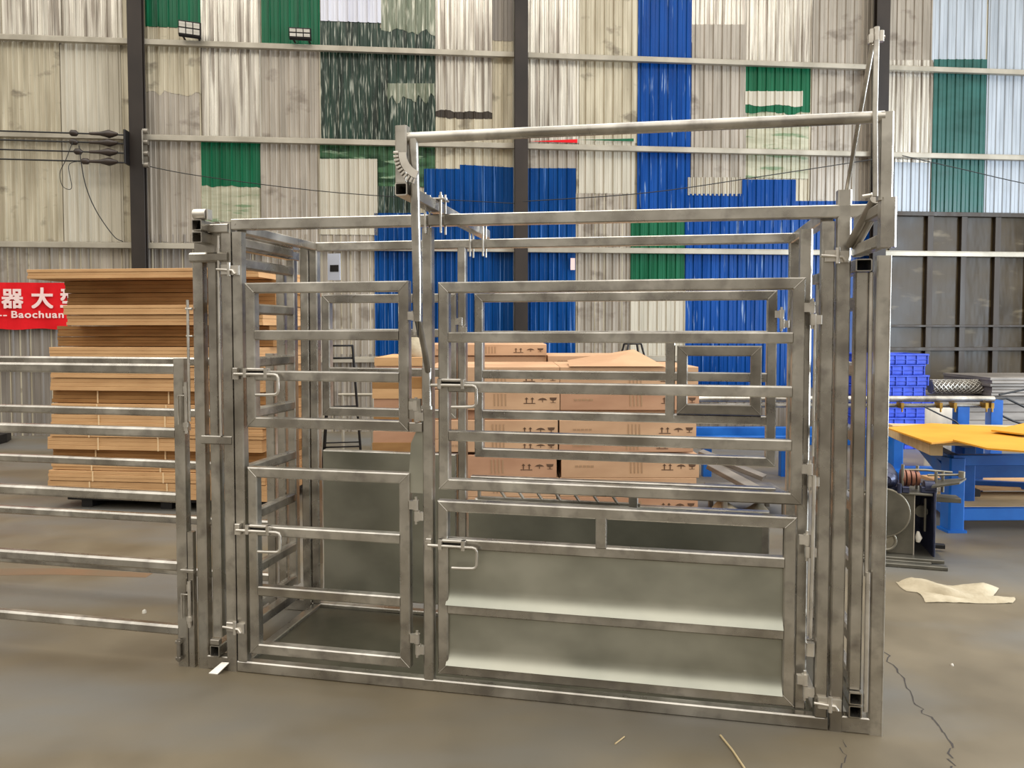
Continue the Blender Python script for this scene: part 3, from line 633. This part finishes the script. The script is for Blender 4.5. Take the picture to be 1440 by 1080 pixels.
for i, (ya, yb, xl, m) in enumerate(bands):
    x0 = on_stack(xl, (ya + yb) / 2)[0]; z1 = on_stack(160, ya)[1] - .002; z0 = on_stack(160, bands[i + 1][0] if i < 19 else 700)[1] + .002
    x1 = x0 + (1.95 if i else 1.98) ; x1 = 1.93 + random.uniform(-.03, .03) if i else 1.9
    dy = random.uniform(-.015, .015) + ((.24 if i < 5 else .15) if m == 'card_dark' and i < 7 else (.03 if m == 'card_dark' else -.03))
    if i == 0: lab = 'topmost bundle of flat cardboard, overhanging the tall stack by the banner'
    else: lab = ORD[i] + ' bundle of flat cardboard from the top of the tall stack by the banner' if i < 19 else 'bottom bundle of flat cardboard resting on the pallet of the tall stack'
    x0 -= max(0, dy) * .58
    o = empty('cardboard_bundle', so + Vector((0, 0, z0)), SA, lab, 'cardboard', 'bundles of the tall cardboard stack')
    n = 3
    def bun(b):
        h = z1 - z0
        for k in range(n):
            e = random.uniform(0, .008); b.box((x0 + e, dy + e, h * k / n + .001), (x1 - e, dy + 1.05, h * (k + 1) / n), .002)
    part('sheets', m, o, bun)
    if i >= 11:
        for xs in (on_stack(131 + random.uniform(-6, 10), 600)[0], on_stack(230 + random.uniform(-8, 6), 600)[0]):
            part('twine', 'tape', o, lambda b: b.box((xs, dy - .003, 0), (xs + .012, dy + .003, z1 - z0), .001))

# ------------------------------------------------------------------ cartons behind the crush
def carton(x0, x1, z0, z1, y0, y1, label, marks=True, m='carton', tilt=0.0, name='carton', cat='cardboard box', group='flat cartons behind the crush', rz=0.0):
    t = empty(name, (x0, y0, z0), rz, label, cat, group); w, h, d = x1 - x0, z1 - z0, y1 - y0
    t.rotation_euler = (0, tilt, rz)
    part('box', m, t, lambda b: b.box((0, 0, 0), (w, d, h), .004))
    if marks:
        cx = w * .77; cz = h * .5; q = min(h * .34, .042)
        def arrows(b):
            for k in (-.022, .022):
                b.box((cx + k - .004, -.002, cz - q / 2), (cx + k + .004, .001, cz + q * .2), .0005)
                b.poly([(cx + k - .014, -.002, cz + q * .15), (cx + k + .014, -.002, cz + q * .15), (cx + k, -.002, cz + q / 2)], (0, .003, 0))
            b.box((cx - .045, -.002, cz - q / 2 - .008), (cx + .045, .001, cz - q / 2 - .002), .0005)
        part('arrow_mark', 'ink', t, arrows)
        ux = w * .87
        def umb(b):
            b.poly([(ux - .036, -.002, cz), (ux - .02, -.002, cz + q * .28), (ux, -.002, cz + q * .4), (ux + .02, -.002, cz + q * .28), (ux + .036, -.002, cz)], (0, .003, 0)); b.box((ux - .003, -.002, cz - q * .4), (ux + .003, .001, cz), .0005)
        part('umbrella_mark', 'ink', t, umb)
        gx = w * .95
        def gl(b):
            b.poly([(gx - .028, -.002, cz + q * .45), (gx - .022, -.002, cz), (gx - .006, -.002, cz - q * .12), (gx + .006, -.002, cz - q * .12), (gx + .022, -.002, cz), (gx + .028, -.002, cz + q * .45)], (0, .003, 0)); b.box((gx - .003, -.002, cz - q * .45), (gx + .003, .001, cz - q * .1), .0005); b.box((gx - .02, -.002, cz - q * .5), (gx + .02, .001, cz - q * .42), .0005)
        part('glass_mark', 'ink', t, gl)
        part('faded_lettering', 'ink_soft', t, lambda b: [b.box((w * .1 + k * .03, -.002, cz - .006), (w * .1 + k * .03 + .022, .001, cz + .01), .0005) for k in range(5)])
        part('faded_stamp', 'ink_soft', t, lambda b: [b.box((w * .5 + k * .028, -.002, cz - h * .3), (w * .5 + k * .028 + .012, .001, cz + h * .3), .0005) for k in range(4)])
    return t
Y0 = 5.69
def zat(py, Y): return at(720, py, Y).z
def xat(px, Y): return (px - 720) / F * (Y * ct + .05) if False else at(px, 600, Y).x
levels = [(500, 521), (516, 546), (548, 576), (578, 590), (591, 617), (618, 635), (640, 671), (672, 698), (699, 722), (723, 744)]
for ci, (xa, xb, cn) in enumerate(((600, 785, 'left'), (789, 984, 'right'))):
    for i, (ya, yb) in enumerate(levels):
        if i == 0: continue
        j = random.uniform(-.015, .015); inset = .05 if yb - ya < 15 else 0
        z0 = max(0, zat(yb + 1, Y0)) if i < 9 else 0.0
        lab = ('%s carton %sof the %s column of flat boxes seen through the gate' % (ORD[i - 1], '', cn)) if i < 9 else 'bottom carton of the %s column of flat boxes behind the crush' % cn
        dx = xat(xa, Y0) + j; ex = xat(xb, Y0) + j - (.0 if ci == 0 else random.uniform(0, .04))
        carton(dx, ex, z0, zat(ya, Y0), Y0 + inset, Y0 + .95, lab.replace('carton of', 'carton from the top of'), marks=(yb - ya > 15), m='carton' if (i + ci) % 3 else 'carton_pink')
# second row further back, its tops higher
zr = zat(484, 6.9)
for k, (xa, xb, ya) in enumerate(((598, 768, 484), (770, 905, 500))):
    carton(xat(xa, 6.9), xat(xb, 6.9), 0 if 0 else zat(ya + 16, 6.9), zat(ya, 6.9), 6.85, 7.7, ('flat carton with printed marks topping the far row left of the wire basket', 'shorter flat carton topping the far row beside the wire basket')[k])
    t = carton(xat(xa, 6.9), xat(xb, 6.9), 0, zat(ya + 17, 6.9), 6.87, 7.68, ('pile of cartons under the far left flat carton, mostly hidden', 'pile of cartons under the far right flat carton, mostly hidden')[k], marks=False)
# bent open flap lying on the right column
ztop = zat(516, Y0)
t = empty('cardboard_sheet', (0, 0, 0), 0, 'loose buckled cardboard sheet lying on the right column of cartons', 'cardboard')
part('sheet', 'carton', t, lambda b: b.add([(xat(800, Y0), Y0 - .02, ztop + .005), (xat(934, Y0), Y0 - .02, ztop + .005), (xat(934, Y0), Y0 + .5, ztop + .03), (xat(908, Y0), Y0 + .6, ztop + .12), (xat(805, Y0), Y0 + .55, ztop + .03), (xat(860, Y0), Y0 + .1, ztop + .035)], [(0, 1, 5), (1, 2, 3, 5), (5, 3, 4), (0, 5, 4), (0, 4, 3, 2, 1)]))
# left pile of flat sheets with a draped top
levs = [(503, 514), (516, 530), (531, 546), (547, 560), (561, 575), (576, 590), (591, 606), (607, 622), (623, 637), (638, 655), (656, 676), (677, 700), (701, 726), (727, 744)]
for i, (ya, yb) in enumerate(levs):
    z0 = zat(yb + 1, Y0) if i < len(levs) - 1 else 0
    j = random.uniform(-.02, .02)
    lab = (ORD[i] + ' flat carton from the top of the narrow pile behind the centre post') if i < len(levs) - 1 else 'bottom flat carton of the narrow pile behind the centre post'
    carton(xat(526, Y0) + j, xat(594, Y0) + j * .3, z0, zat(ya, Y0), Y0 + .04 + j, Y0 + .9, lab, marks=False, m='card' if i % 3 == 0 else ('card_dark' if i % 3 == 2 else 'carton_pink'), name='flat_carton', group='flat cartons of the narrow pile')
t = empty('sack', at(581, 500, 5.95) * 1.0, 0, 'beige sack standing on the narrow pile of flat cartons', 'sack'); t.location.z = zat(503, Y0)
part('cloth', 'sackcloth', t, lambda b: b.rod([(-.02, 0, 0), (0, 0, .03), (.02, 0, .1), (.0, 0, .17), (.01, 0, .2)], [.09, .12, .1, .05, .01], 14))
# cartons behind the left sliding gate with printed sides
for i, (ya, yb) in enumerate(((425, 468), (470, 500), (503, 522), (600, 625), (627, 665), (668, 700))):
    pass

# ------------------------------------------------------------------ thin black stands
def wire_stand(loc, w, h, label, levels=(1.0, .55), name='wire_stand'):
    t = empty(name, loc, .2, label, 'wire stand')
    for sx in (-1, 1):
        for sy in (-1, 1): part('leg', 'black', t, lambda b: b.rod([(sx * w * .5, sy * w * .4, 0), (sx * w * .28, sy * w * .25, h)], .012, 8))
    for f in levels:
        k = .5 - .22 * f; part('ring', 'black', t, lambda b: b.rod([(k * w, k * w * .85, h * f), (-k * w, k * w * .85, h * f), (-k * w, -k * w * .85, h * f), (k * w, -k * w * .85, h * f), (k * w, k * w * .85, h * f)], .009, 6))
    return t
p = ground(506, 640)
wire_stand((p.x, 8.2, 0), .42, zat(486, 8.2), 'tall black wire stand left of the narrow pile of cartons', (1.0, .9, .5, .2))
t = wire_stand((xat(890, 8.1), 8.15, zat(516, 8.1)), .26, .25, 'small black wire basket standing among the far cartons', (1.0, .5, .05), 'wire_basket'); t['category'] = 'wire basket'
carton(xat(862, 8.1) , xat(935, 8.1), 0, zat(516, 8.1), 7.9, 8.45, 'plain carton pile carrying the small black wire basket', marks=False)
# galvanised trestle rails low against the wall
t = empty('storage_rail', (0, 0, 0), 0, 'thin pale rail standing against the wall behind the wire stand', 'rail')
part('rail', 'girt', t, lambda b: (b.rod([at(476, 555, 9.6), at(530, 555, 9.6)], .02, 8), [b.rod([at(x, 555, 9.6), Vector((at(x, 555, 9.6).x, 9.6, 0))], .02, 8) for x in (482, 524)]))
t = empty('dark_slab', (0, 0, 0), 0, 'dark slab lying on the floor at the left edge of the picture', 'slab')
q = ground(-60, 640); q2 = ground(16, 618)
part('slab', 'black', t, lambda b: b.poly([(q.x, q.y, .12), ground(10, 622).to_tuple()[:2] + (.12,), (q2.x, q2.y, .12), (q2.x - 1.2, q2.y, .12)], (0, 0, -.12)))

# ------------------------------------------------------------------ blue pipe rack behind the crush, right
YR = 7.75
t = empty('pipe_rack', (0, 0, 0), 0, 'long blue steel rack carrying two bare pipes behind the work table', 'rack')
zt_ = zat(566, YR)
xL, xR = xat(960, YR), xat(1404, YR)
part('beam', 'blue_paint', t, lambda b: (b.box((xL, YR, zat(613, YR)), (xat(1300, YR), YR + .08, zat(601, YR))), b.box((xL, YR - .2, zat(622, YR)), (xat(1300, YR), YR - .12, zat(610, YR)))))
for px in (1404, 1357): part('post', 'blue_paint', t, lambda b: b.box((xat(px - 9, YR), YR + .02, 0), (xat(px + 8, YR), YR + .12, zt_ + (.02 if px > 1400 else -.05))))
for px in (990, 1100, 1215): part('post', 'blue_paint', t, lambda b: b.box((xat(px, YR), YR + .02, 0), (xat(px, YR) + .09, YR + .1, zat(605, YR))))
for zz, yy, r_ in ((zat(561, YR), YR, .033), (zat(571, YR), YR + .05, .022)): part('pipe', 'galv', t, lambda b: b.rod([(xL, yy, zz), (xat(1396, YR), yy, zz)], r_, 12))
for px in (1266, 1320, 1340, 1384, 1392): part('clamp', 'brass', t, lambda b: (b.box((xat(px - 2, YR), YR - .04, zat(574, YR)), (xat(px + 2, YR), YR + .06, zat(566, YR))), b.rod([(xat(px, YR), YR - .03, zat(579, YR)), (xat(px, YR), YR - .03, zat(566, YR))], .009, 8)))
t = empty('spool', at(1328, 586, 8.2), 0, 'white wrapped spool between the blue rack posts', 'spool'); t.location.z = 0
zs0, zs1 = zat(606, 8.2), zat(572, 8.2)
part('winding', 'wrap', t, lambda b: b.rod([(0, 0, 0), (0, 0, zs0), (0, 0, zs1), (0, 0, zs1 + .01)], [.19, .19, .19, .12], 24))
tag(MB().rod([at(1300, 572, 7.6), at(1322, 583, 7.6), at(1343, 592, 7.6), at(1352, 600, 7.6)], .008, 6).build('hose', M['rubber']), 'black hose slanting below the bare pipes', 'hose')
for i, (pts, lab) in enumerate((([(1398, 563), (1415, 560), (1440, 572), (1470, 580)], 'upper black hose running right from the blue rack post'), ([(1405, 555), (1420, 552), (1440, 548), (1470, 540)], 'black hose rising to the right above the blue rack post'), ([(1410, 585), (1425, 592), (1440, 597), (1475, 620), (1490, 648)], 'lower black hose running right past the blue rack post'))):
    tag(MB().rod([at(x, y, 7.95) for x, y in pts], .012, 6).build('hose', M['rubber']), lab, 'hose')

# blue crates
YC = 9.6; cx0 = xat(1213, YC)
ncr = 9; zc1 = zat(497, YC); ch = zc1 / ncr
def crate_tree(first):
    t = empty('plastic_crate', (0, 0, 0), 0)
    wdt = .82 ; d = .6; h = ch - .006
    def body(b):
        th = .02
        b.box((0, 0, 0), (wdt, d, .012)); b.box((0, 0, .01), (wdt, th, h)); b.box((0, d - th, .01), (wdt, d, h)); b.box((0, th, .01), (th, d - th, h)); b.box((wdt - th, th, .01), (wdt, d - th, h))
    part('body', 'blue_plastic', t, body)
    part('rim', 'blue_plastic', t, lambda b: (b.box((-.015, -.015, h - .022), (wdt + .015, .0, h)), b.box((-.015, -.015, h - .022), (0, d, h)), b.box((wdt, -.015, h - .022), (wdt + .015, d, h)), b.box((-.008, -.01, h * .4), (wdt + .008, 0, h * .47))))
    for k in range(7): part('rib', 'blue_plastic', t, lambda b: b.box((k * wdt / 6 - .008, -.012, 0), (k * wdt / 6 + .008, 0, h)))
    return t
c0 = crate_tree(True)
for k in range(ncr):
    o = c0 if k == 0 else copy_tree(c0)
    o.location = (cx0 + (.0, .07, .0, .02, .08, -.02, .01, -.03, .0)[k], YC + (.02 if k % 2 else 0), k * ch)
    n = ncr - 1 - k
    tag(o, 'blue plastic crate, %s of the stack beside the crush' % ('topmost' if n == 0 else 'bottom' if k == 0 else ORD[n] + ' from the top'), 'crate', 'blue crates in one stack')

# packs of grey sheet and chain-link roll beyond
for i, (x0_, x1_, y0_, y1_, Yd, lab) in enumerate(((1305, 1620, 557, 700, 9.9, 'low pack of grey sheets under the mesh roll'), (1392, 1640, 531, 556, 9.75, 'upper pack of grey sheets right of the mesh roll'))):
    t = empty('sheet_pack', (0, 0, 0), 0, lab, 'sheet pack')
    za_, zb_ = zat(y0_, Yd), (0 if i == 0 else zat(556, 9.9))
    n = 6
    part('sheets', 'sheet_stack', t, lambda b: [b.box((xat(x0_, Yd) + random.uniform(0, .05), Yd + random.uniform(0, .05) , zb_ + (za_ - zb_) * k / n + .002), (xat(x1_, Yd), Yd + 1.1, zb_ + (za_ - zb_) * (k + 1) / n), .006) for k in range(n)])
t = empty('mesh_roll', (0, 0, 0), 0, 'grey chain-link mesh roll lying behind the pipes', 'mesh roll')
pa, pb_ = at(1308, 546, 10.05), at(1387, 547, 10.05); za_ = zat(556, 9.9)
pa.z = pb_.z = za_ + .105
part('core', 'galv_dull', t, lambda b: b.rod([pa, pb_], .085, 14))
def mesh_w(b):
    L_ = (pb_ - pa).length; d = (pb_ - pa).normalized(); e1 = Vector((0, 0, 1)); e2 = d.cross(e1).normalized()
    for sg in (1, -1):
        for s_ in range(10):
            pts = []
            for k in range(25):
                a = sg * k / 24 * 2.5 * math.pi + s_ * math.pi / 5; pts.append(pa + d * (L_ * k / 24) + (e1 * math.cos(a) + e2 * math.sin(a)) * .096)
            b.rod(pts, .007, 4)
part('mesh', 'galv', t, mesh_w)

# ------------------------------------------------------------------ blue work table with pallet and yellow boards
zt_ = .586
tb = empty('work_table', (0, 0, 0), 0, 'heavy blue steel work table at the right, carrying a pallet', 'table')
A0 = Vector((3.365, 5.66, 0)); dirx = Vector((1, .02, 0)).normalized(); diry = Vector((.26, 1.0, 0)).normalized()
def tp(a, c_, z): return A0 + dirx * a + diry * c_ + Vector((0, 0, z))
part('top_frame', 'blue_paint', tb, lambda b: (b.bar(tp(-.02, 0, zt_ - .04), tp(2.4, 0, zt_ - .04), .08, .08), b.bar(tp(0, 0, zt_ - .04), tp(0, 1.8, zt_ - .04), .08, .08), b.bar(tp(0, 1.8, zt_ - .04), tp(2.4, 1.8, zt_ - .04), .08, .08), b.bar(tp(1.2, 0, zt_ - .04), tp(1.2, 1.8, zt_ - .04), .08, .08), b.bar(tp(2.4, 0, zt_ - .04), tp(2.4, 1.8, zt_ - .04), .08, .08)))
part('stretcher', 'blue_paint', tb, lambda b: (b.bar(tp(.0, 0, .13), tp(2.4, 0, .13), .07, .09), b.bar(tp(0, 1.8, .13), tp(2.4, 1.8, .13), .07, .09), b.bar(tp(0, 0, .13), tp(0, 1.8, .13), .07, .07), b.bar(tp(.15, .9, .2), tp(2.4, .3, .2), .05, .06)))
for (a, c_) in ((0, 0), (2.4, 0), (0, 1.8), (2.4, 1.8), (.28, .55), (.55, 1.1)):
    w_ = .12 if (a, c_) == (0, 0) else .11
    part('leg', 'blue_paint', tb, lambda b: (b.bar(tp(a, c_, .015), tp(a, c_, zt_ - .02), w_, .13, (0, 1, 0), .012), b.bar(tp(a, c_, 0), tp(a, c_, .02), w_ + .03, .15, (0, 1, 0))))
part('cross_gusset', 'blue_paint', tb, lambda b: (b.bar(tp(.0, .1, zt_ - .2), tp(0, .9, zt_ - .05), .03, .12), b.bar(tp(.3, .55, zt_ - .22), tp(1.2, .55, zt_ - .22), .06, .12)))
pl = empty('pallet', (0, 0, 0), 0, 'raw wooden pallet lying on the blue work table under the yellow boards', 'pallet')
zb_ = zt_
c1, c2, c3, c4 = Vector((3.20, 5.60, 0)), Vector((3.40, 6.62, 0)), Vector((5.2, 6.4, 0)), Vector((5.1, 5.5, 0))
for (p_, q_) in ((c1, c2), (c4, c3), ((c1 + c4) / 2, (c2 + c3) / 2)): part('bearer', 'wood', pl, lambda b: b.bar(p_ + Vector((0, 0, zb_ + .045)), q_ + Vector((0, 0, zb_ + .045)), .09, .085))
for k in range(5):
    f = k / 4; part('deck_board', 'wood', pl, lambda b: b.bar(c1.lerp(c2, f) + Vector((-.04, 0, zb_ + .1)), c4.lerp(c3, f) + Vector((0, 0, zb_ + .1)), .14, .022))
zy = zb_ + .114
def board(pts, z, label, th=.012):
    o = MB().poly([ground(x, y, z).to_tuple()[:2] + (z + dz,) for x, y, dz in pts], (0, 0, -th)).build('yellow_board', M['yellow']); return tag(o, label, 'board', 'yellow boards on the pallet')
board([(1247, 601, 0), (1310, 595, .0), (1448, 602, 0), (1470, 611, 0), (1310, 622.5, .0)], zy + .012, 'large yellow board covering the left part of the pallet')
board([(1340, 618, 0), (1398, 612, 0), (1560, 625, 0), (1520, 640, 0), (1388, 630, 0)], zy + .026, 'small yellow board sticking out over the front of the pallet')
board([(1394, 604.5, 0), (1440, 595, 0), (1600, 600, 0), (1560, 616, 0), (1440, 610, 0)], zy + .040, 'yellow board on top at the right edge, overlapping the others')
part('nut_block', 'black', tb, lambda b: b.box((tp(.5, .02, 0).x, 6.2, .14), (tp(.5, .02, 0).x + .05, 6.26, .2)))
# boards lying under the table
for (x0_, y0_, x1_, Yd, z, lab) in ((1345, 700, 1600, 6.35, .16, 'brown board lying low under the work table'), (1352, 712, 1600, 5.95, .09, 'pale board on the stretchers under the work table')):
    o = MB(); o.box((xat(x0_, Yd), Yd, z), (xat(x1_, Yd), Yd + .55, z + .03)); tag(o.build('plank', M['wood' if z < .1 else 'card']), lab, 'plank')

# ------------------------------------------------------------------ small machine with flywheel
mc = empty('pulley_machine', (2.345, 5.02, 0), R(-16), 'small iron machine with a big flywheel, motors and rollers on the floor', 'machine')
part('base', 'iron', mc, lambda b: (b.box((-.1, -.12, .02), (.50, .34, .045)), b.box((-.1, -.14, .0), (.42, -.09, .03)), b.box((.02, -.2, 0), (.5, -.15, .025))))
part('foot_bolt', 'black', mc, lambda b: b.box((.46, .26, .02), (.60, .30, .05)))
part('side_plate', 'iron', mc, lambda b: b.box((-.1, -.03, .045), (.335, -.015, .445), .003))
part('side_plate', 'motor', mc, lambda b: (b.box((.45, -.05, .045), (.462, .3, .47), .002), b.box((-.1, .3, .045), (.46, .31, .44), .002)))
part('cover_plate', 'iron', mc, lambda b: (b.box((-.1, -.05, .445), (.44, .32, .46), .003), b.poly([(.42, -.1, .52), (.58, -.1, .555), (.66, .05, .56), (.5, .1, .53)], (0, 0, -.012)), b.box((.47, .0, .40), (.62, .12, .43), .003)))
part('plate_edge', 'galv_bright', mc, lambda b: b.box((.335, -.034, .045), (.342, -.012, .46), .001))
def wheel(b, cx, cz, r, y):
    b.rod([(cx, y, cz), (cx, y - .03, cz)], r, 40); 
def rim(b, cx, cz, r, y):
    pts = [(cx + r * math.cos(R(a)), y, cz + r * math.sin(R(a))) for a in range(0, 361, 9)]; b.rod(pts, .010, 8)
part('flywheel', 'iron', mc, lambda b: wheel(b, .145, .322, .155, -.04)); part('flywheel_rim', 'iron_edge', mc, lambda b: (rim(b, .145, .322, .158, -.06), b.rod([(.145, -.07, .322), (.145, -.09, .322)], .014, 10)))
part('small_pulley', 'iron_edge', mc, lambda b: (wheel(b, .165, .135, .06, -.03), rim(b, .165, .135, .06, -.06), b.rod([(.165, -.06, .135), (.165, -.08, .135)], .014, 10)))
part('motor', 'motor', mc, lambda b: (b.rod([(.17, -.04, .54), (.17, .0, .54), (.2, .25, .54)], [.05, .075, .075], 18), b.rod([(.16, -.07, .54), (.17, -.04, .54)], [.03, .05], 14), b.rod([(.165, -.09, .54), (.165, -.07, .54)], .016, 10), b.box((.09, -.02, .455), (.30, .25, .49))))
part('roller', 'copper', mc, lambda b: [b.rod([(.27 + k * .03, .05, .54), (.29 + k * .03, .05, .54)], .06 - .004 * k, 16) for k in range(4)])
part('bearing', 'motor', mc, lambda b: (b.rod([(.40, .0, .50), (.46, .0, .50)], .04, 14), b.box((.38, -.03, .46), (.47, .03, .50))))
part('bearing', 'motor', mc, lambda b: b.box((.26, -.06, .46), (.30, -.02, .5)))
part('grease_cup', 'motor', mc, lambda b: b.rod([(.24, -.06, .46), (.24, -.06, .52)], .015, 8))
for x, y, z in ((.27, .0, .64), (.47, .0, .60), (.38, .1, .62), (.52, .04, .60)): part('post_bolt', 'iron_edge', mc, lambda b: b.rod([(x, y, .46), (x, y, z)], .010, 8))
part('linkage', 'iron_edge', mc, lambda b: (b.rod([(.28, .1, .585), (.42, .05, .60), (.58, .06, .59)], .008, 8), b.rod([(.42, .0, .575), (.62, .02, .585)], .007, 8), b.rod([(.62, .0, .57), (.62, .0, .61)], .02, 8)))
part('inner_gear', 'iron', mc, lambda b: (b.rod([(.40, .05, .32), (.40, .09, .32)], .04, 12), b.rod([(.41, .0, .2), (.41, .0, .42)], .008, 8)))
part('rag', 'wrap', mc, lambda b: b.rod([(.365, -.02, .13), (.37, -.02, .16), (.365, -.02, .2)], [.012, .022, .008], 10))

# ------------------------------------------------------------------ sacks, planks, litter
def sack_mesh(corners, h, seed, folds=3):
    rnd = random.Random(seed); b = MB(); nx, ny = 20, 8; top = []
    a, c_, d, e = [Vector(x) for x in corners]
    for j in range(ny + 1):
        for i in range(nx + 1):
            u, v = i / nx, j / ny; p = a.lerp(c_, u).lerp(e.lerp(d, u), v)
            ed = min(u, 1 - u, v, 1 - v); z = h * min(1, ed * 6) ** .5 * (.6 + .4 * math.sin(u * 9 + v * 4 + seed)) + .006 * rnd.random()
            p = p + Vector((.006 * math.sin(v * 5 + seed), .006 * math.sin(u * 7), 0)); top.append((p.x, p.y, max(.003, z)))
    n = len(top); fs = [(j * (nx + 1) + i, j * (nx + 1) + i + 1, (j + 1) * (nx + 1) + i + 1, (j + 1) * (nx + 1) + i) for j in range(ny) for i in range(nx)]
    b.add(top + [(x, y, .001) for x, y, z in top], fs + [tuple(n + k for k in reversed(f)) for f in fs], True); return b
t = empty('woven_sack', (0, 0, 0), 0, 'folded pale woven sack lying flat on the floor at the right', 'sack')
part('cloth', 'sackcloth', t, lambda b: b.add(*(lambda q: (q.v, q.f, True))(sack_mesh([ground(1275, 832), ground(1395, 848), ground(1404, 828), ground(1258, 819)], .045, 3))))
part('lower_layer', 'sackcloth', t, lambda b: b.add(*(lambda q: (q.v, q.f, True))(sack_mesh([ground(1303, 848), ground(1426, 849), ground(1428, 841), ground(1290, 833)], .016, 5))))
t = empty('rag_bundle', (0, 0, 0), 0, 'crumpled white cloth on the floor behind the far gate', 'cloth')
part('cloth', 'sackcloth', t, lambda b: b.add(*(lambda q: (q.v, q.f, True))(sack_mesh([ground(985, 731), ground(1068, 733), ground(1080, 718), ground(1000, 716)], .1, 9))))
for (a, c_, w_, lab) in (((1000, 655, 6.3), (1085, 700, 5.9), .14, 'long grey plank leaning low behind the far gate'), ((985, 636, 6.5), (1075, 672, 6.2), .12, 'grey plank crossing above the other behind the far gate')):
    pa, pb_ = at(*a), at(*c_)
    o = MB(); o.bar(pa, pb_, w_, .04); tag(o.build('plank', M['sheet_stack']), lab, 'plank')
tp_ = empty('scrap_heap_trestle', (0, 0, 0), 0, 'low grey trestle holding the planks behind the far gate', 'trestle')
part('top', 'galv_dull', tp_, lambda b: b.box((xat(995, 6.4), 6.0, .16), (xat(1090, 6.4), 6.5, .20)))
for x_ in (1000, 1080):
    for y_ in (6.02, 6.44): part('leg', 'galv_dull', tp_, lambda b: b.box((xat(x_, 6.4), y_, 0), (xat(x_, 6.4) + .04, y_ + .04, .16)))
def crack(pts, w, label):
    b = MB(); P_ = [ground(*p) for p in pts]; out = []
    rnd = random.Random(len(pts))
    for i in range(len(P_) - 1):
        for k in range(5):
            q = P_[i].lerp(P_[i + 1], k / 5); out.append(q + Vector((rnd.uniform(-1, 1) * .012, rnd.uniform(-1, 1) * .012, 0)))
    out.append(P_[-1]); n = len(out)
    L_ = []
    for i, q in enumerate(out):
        ww = w * (.4 + rnd.random()) * (1 if 0 < i < n - 1 else .1); L_ += [(q.x - ww, q.y, .0008), (q.x + ww, q.y, .0008)]
    b.add(L_, [(2 * i, 2 * i + 1, 2 * i + 3, 2 * i + 2) for i in range(n - 1)])
    o = b.build('floor_crack', M['crack']); tag(o, label, 'crack', kind='structure')
crack([(1243, 908), (1250, 930), (1272, 955), (1285, 985), (1300, 1003), (1325, 1022), (1338, 1050), (1337, 1075), (1345, 1100)], .0035, 'long jagged crack in the concrete at the right')
crack([(1188, 1040), (1186, 1062), (1183, 1085)], .002, 'short faint crack below the right foot of the crush')
m_ = MB().poly([ground(-60, 800, .001), ground(90, 799, .001), ground(215, 806, .001), ground(205, 812, .001), ground(80, 808, .001), ground(-60, 810, .001)], (0, 0, -.0008)).build('floor_marking', M['stain']); tag(m_, 'faint worn orange line on the concrete behind the left fence', kind='structure')
tag(MB().rod([ground(865, 1046, .003), ground(878, 1036, .003)], .003, 6).build('straw', M['straw']), 'tiny bright straw lying on the floor in front of the crush', 'straw')
tag(MB().rod([ground(1013, 1034, .004), ground(1030, 1055, .004), ground(1048, 1082, .004)], .004, 6).build('straw', M['straw']), 'thin pale straw lying on the floor below the crush', 'straw')
for (x, y, r_, lab) in ((1339, 936, .006, 'tiny white crumb on the floor right of the crush'), (203, 862, .012, 'small pale chip on the floor under the left fence')):
    p = ground(x, y); tag(MB().rod([(p.x, p.y, 0), (p.x, p.y, r_), (p.x + .003, p.y, r_ * 1.6)], [r_, r_ * .9, r_ * .3], 8).build('debris', M['wrap']), lab, 'debris')

# ------------------------------------------------------------------ light
w = bpy.data.worlds.new('overcast'); S.world = w; w.use_nodes = True
n = w.node_tree.nodes; l = w.node_tree.links; bg = n['Background']
tc = n.new('ShaderNodeTexCoord'); sx = n.new('ShaderNodeSeparateXYZ'); l.new(tc.outputs['Generated'], sx.inputs[0])
cr = n.new('ShaderNodeValToRGB'); l.new(sx.outputs['Z'], cr.inputs[0])
e = cr.color_ramp.elements
e[0].position = 0.0; e[0].color = (.25, .225, .19, 1)
e[1].position = 1.0; e[1].color = (1.7, 1.65, 1.56, 1)
for pos, c_ in ((.12, (.36, .33, .285, 1)), (.30, (.70, .66, .58, 1)), (.5, (1.3, 1.25, 1.14, 1)), (.7, (1.6, 1.55, 1.45, 1))):
    x = cr.color_ramp.elements.new(pos); x.color = c_
l.new(cr.outputs[0], bg.inputs[0]); bg.inputs[1].default_value = 1.25
def area(loc, rot, sx_, sy_, power, col):
    L_ = bpy.data.lights.new('daylight_area', 'AREA'); L_.shape = 'RECTANGLE'; L_.size = sx_; L_.size_y = sy_; L_.energy = power; L_.color = col
    o = bpy.data.objects.new('daylight_area', L_); COL.objects.link(o); o.location = loc; o.rotation_euler = rot
    return o
area((0, 5, 9.5), (0, 0, 0), 16, 1.2, 300, (1, .97, .92))  # strip of unseen roof skylights overhead
area((12.5, 3.5, 2.6), (0, R(90), 0), 5, 7, 1700, (.76, .87, 1))  # stands in for bluish daylight through an unseen doorway on the right
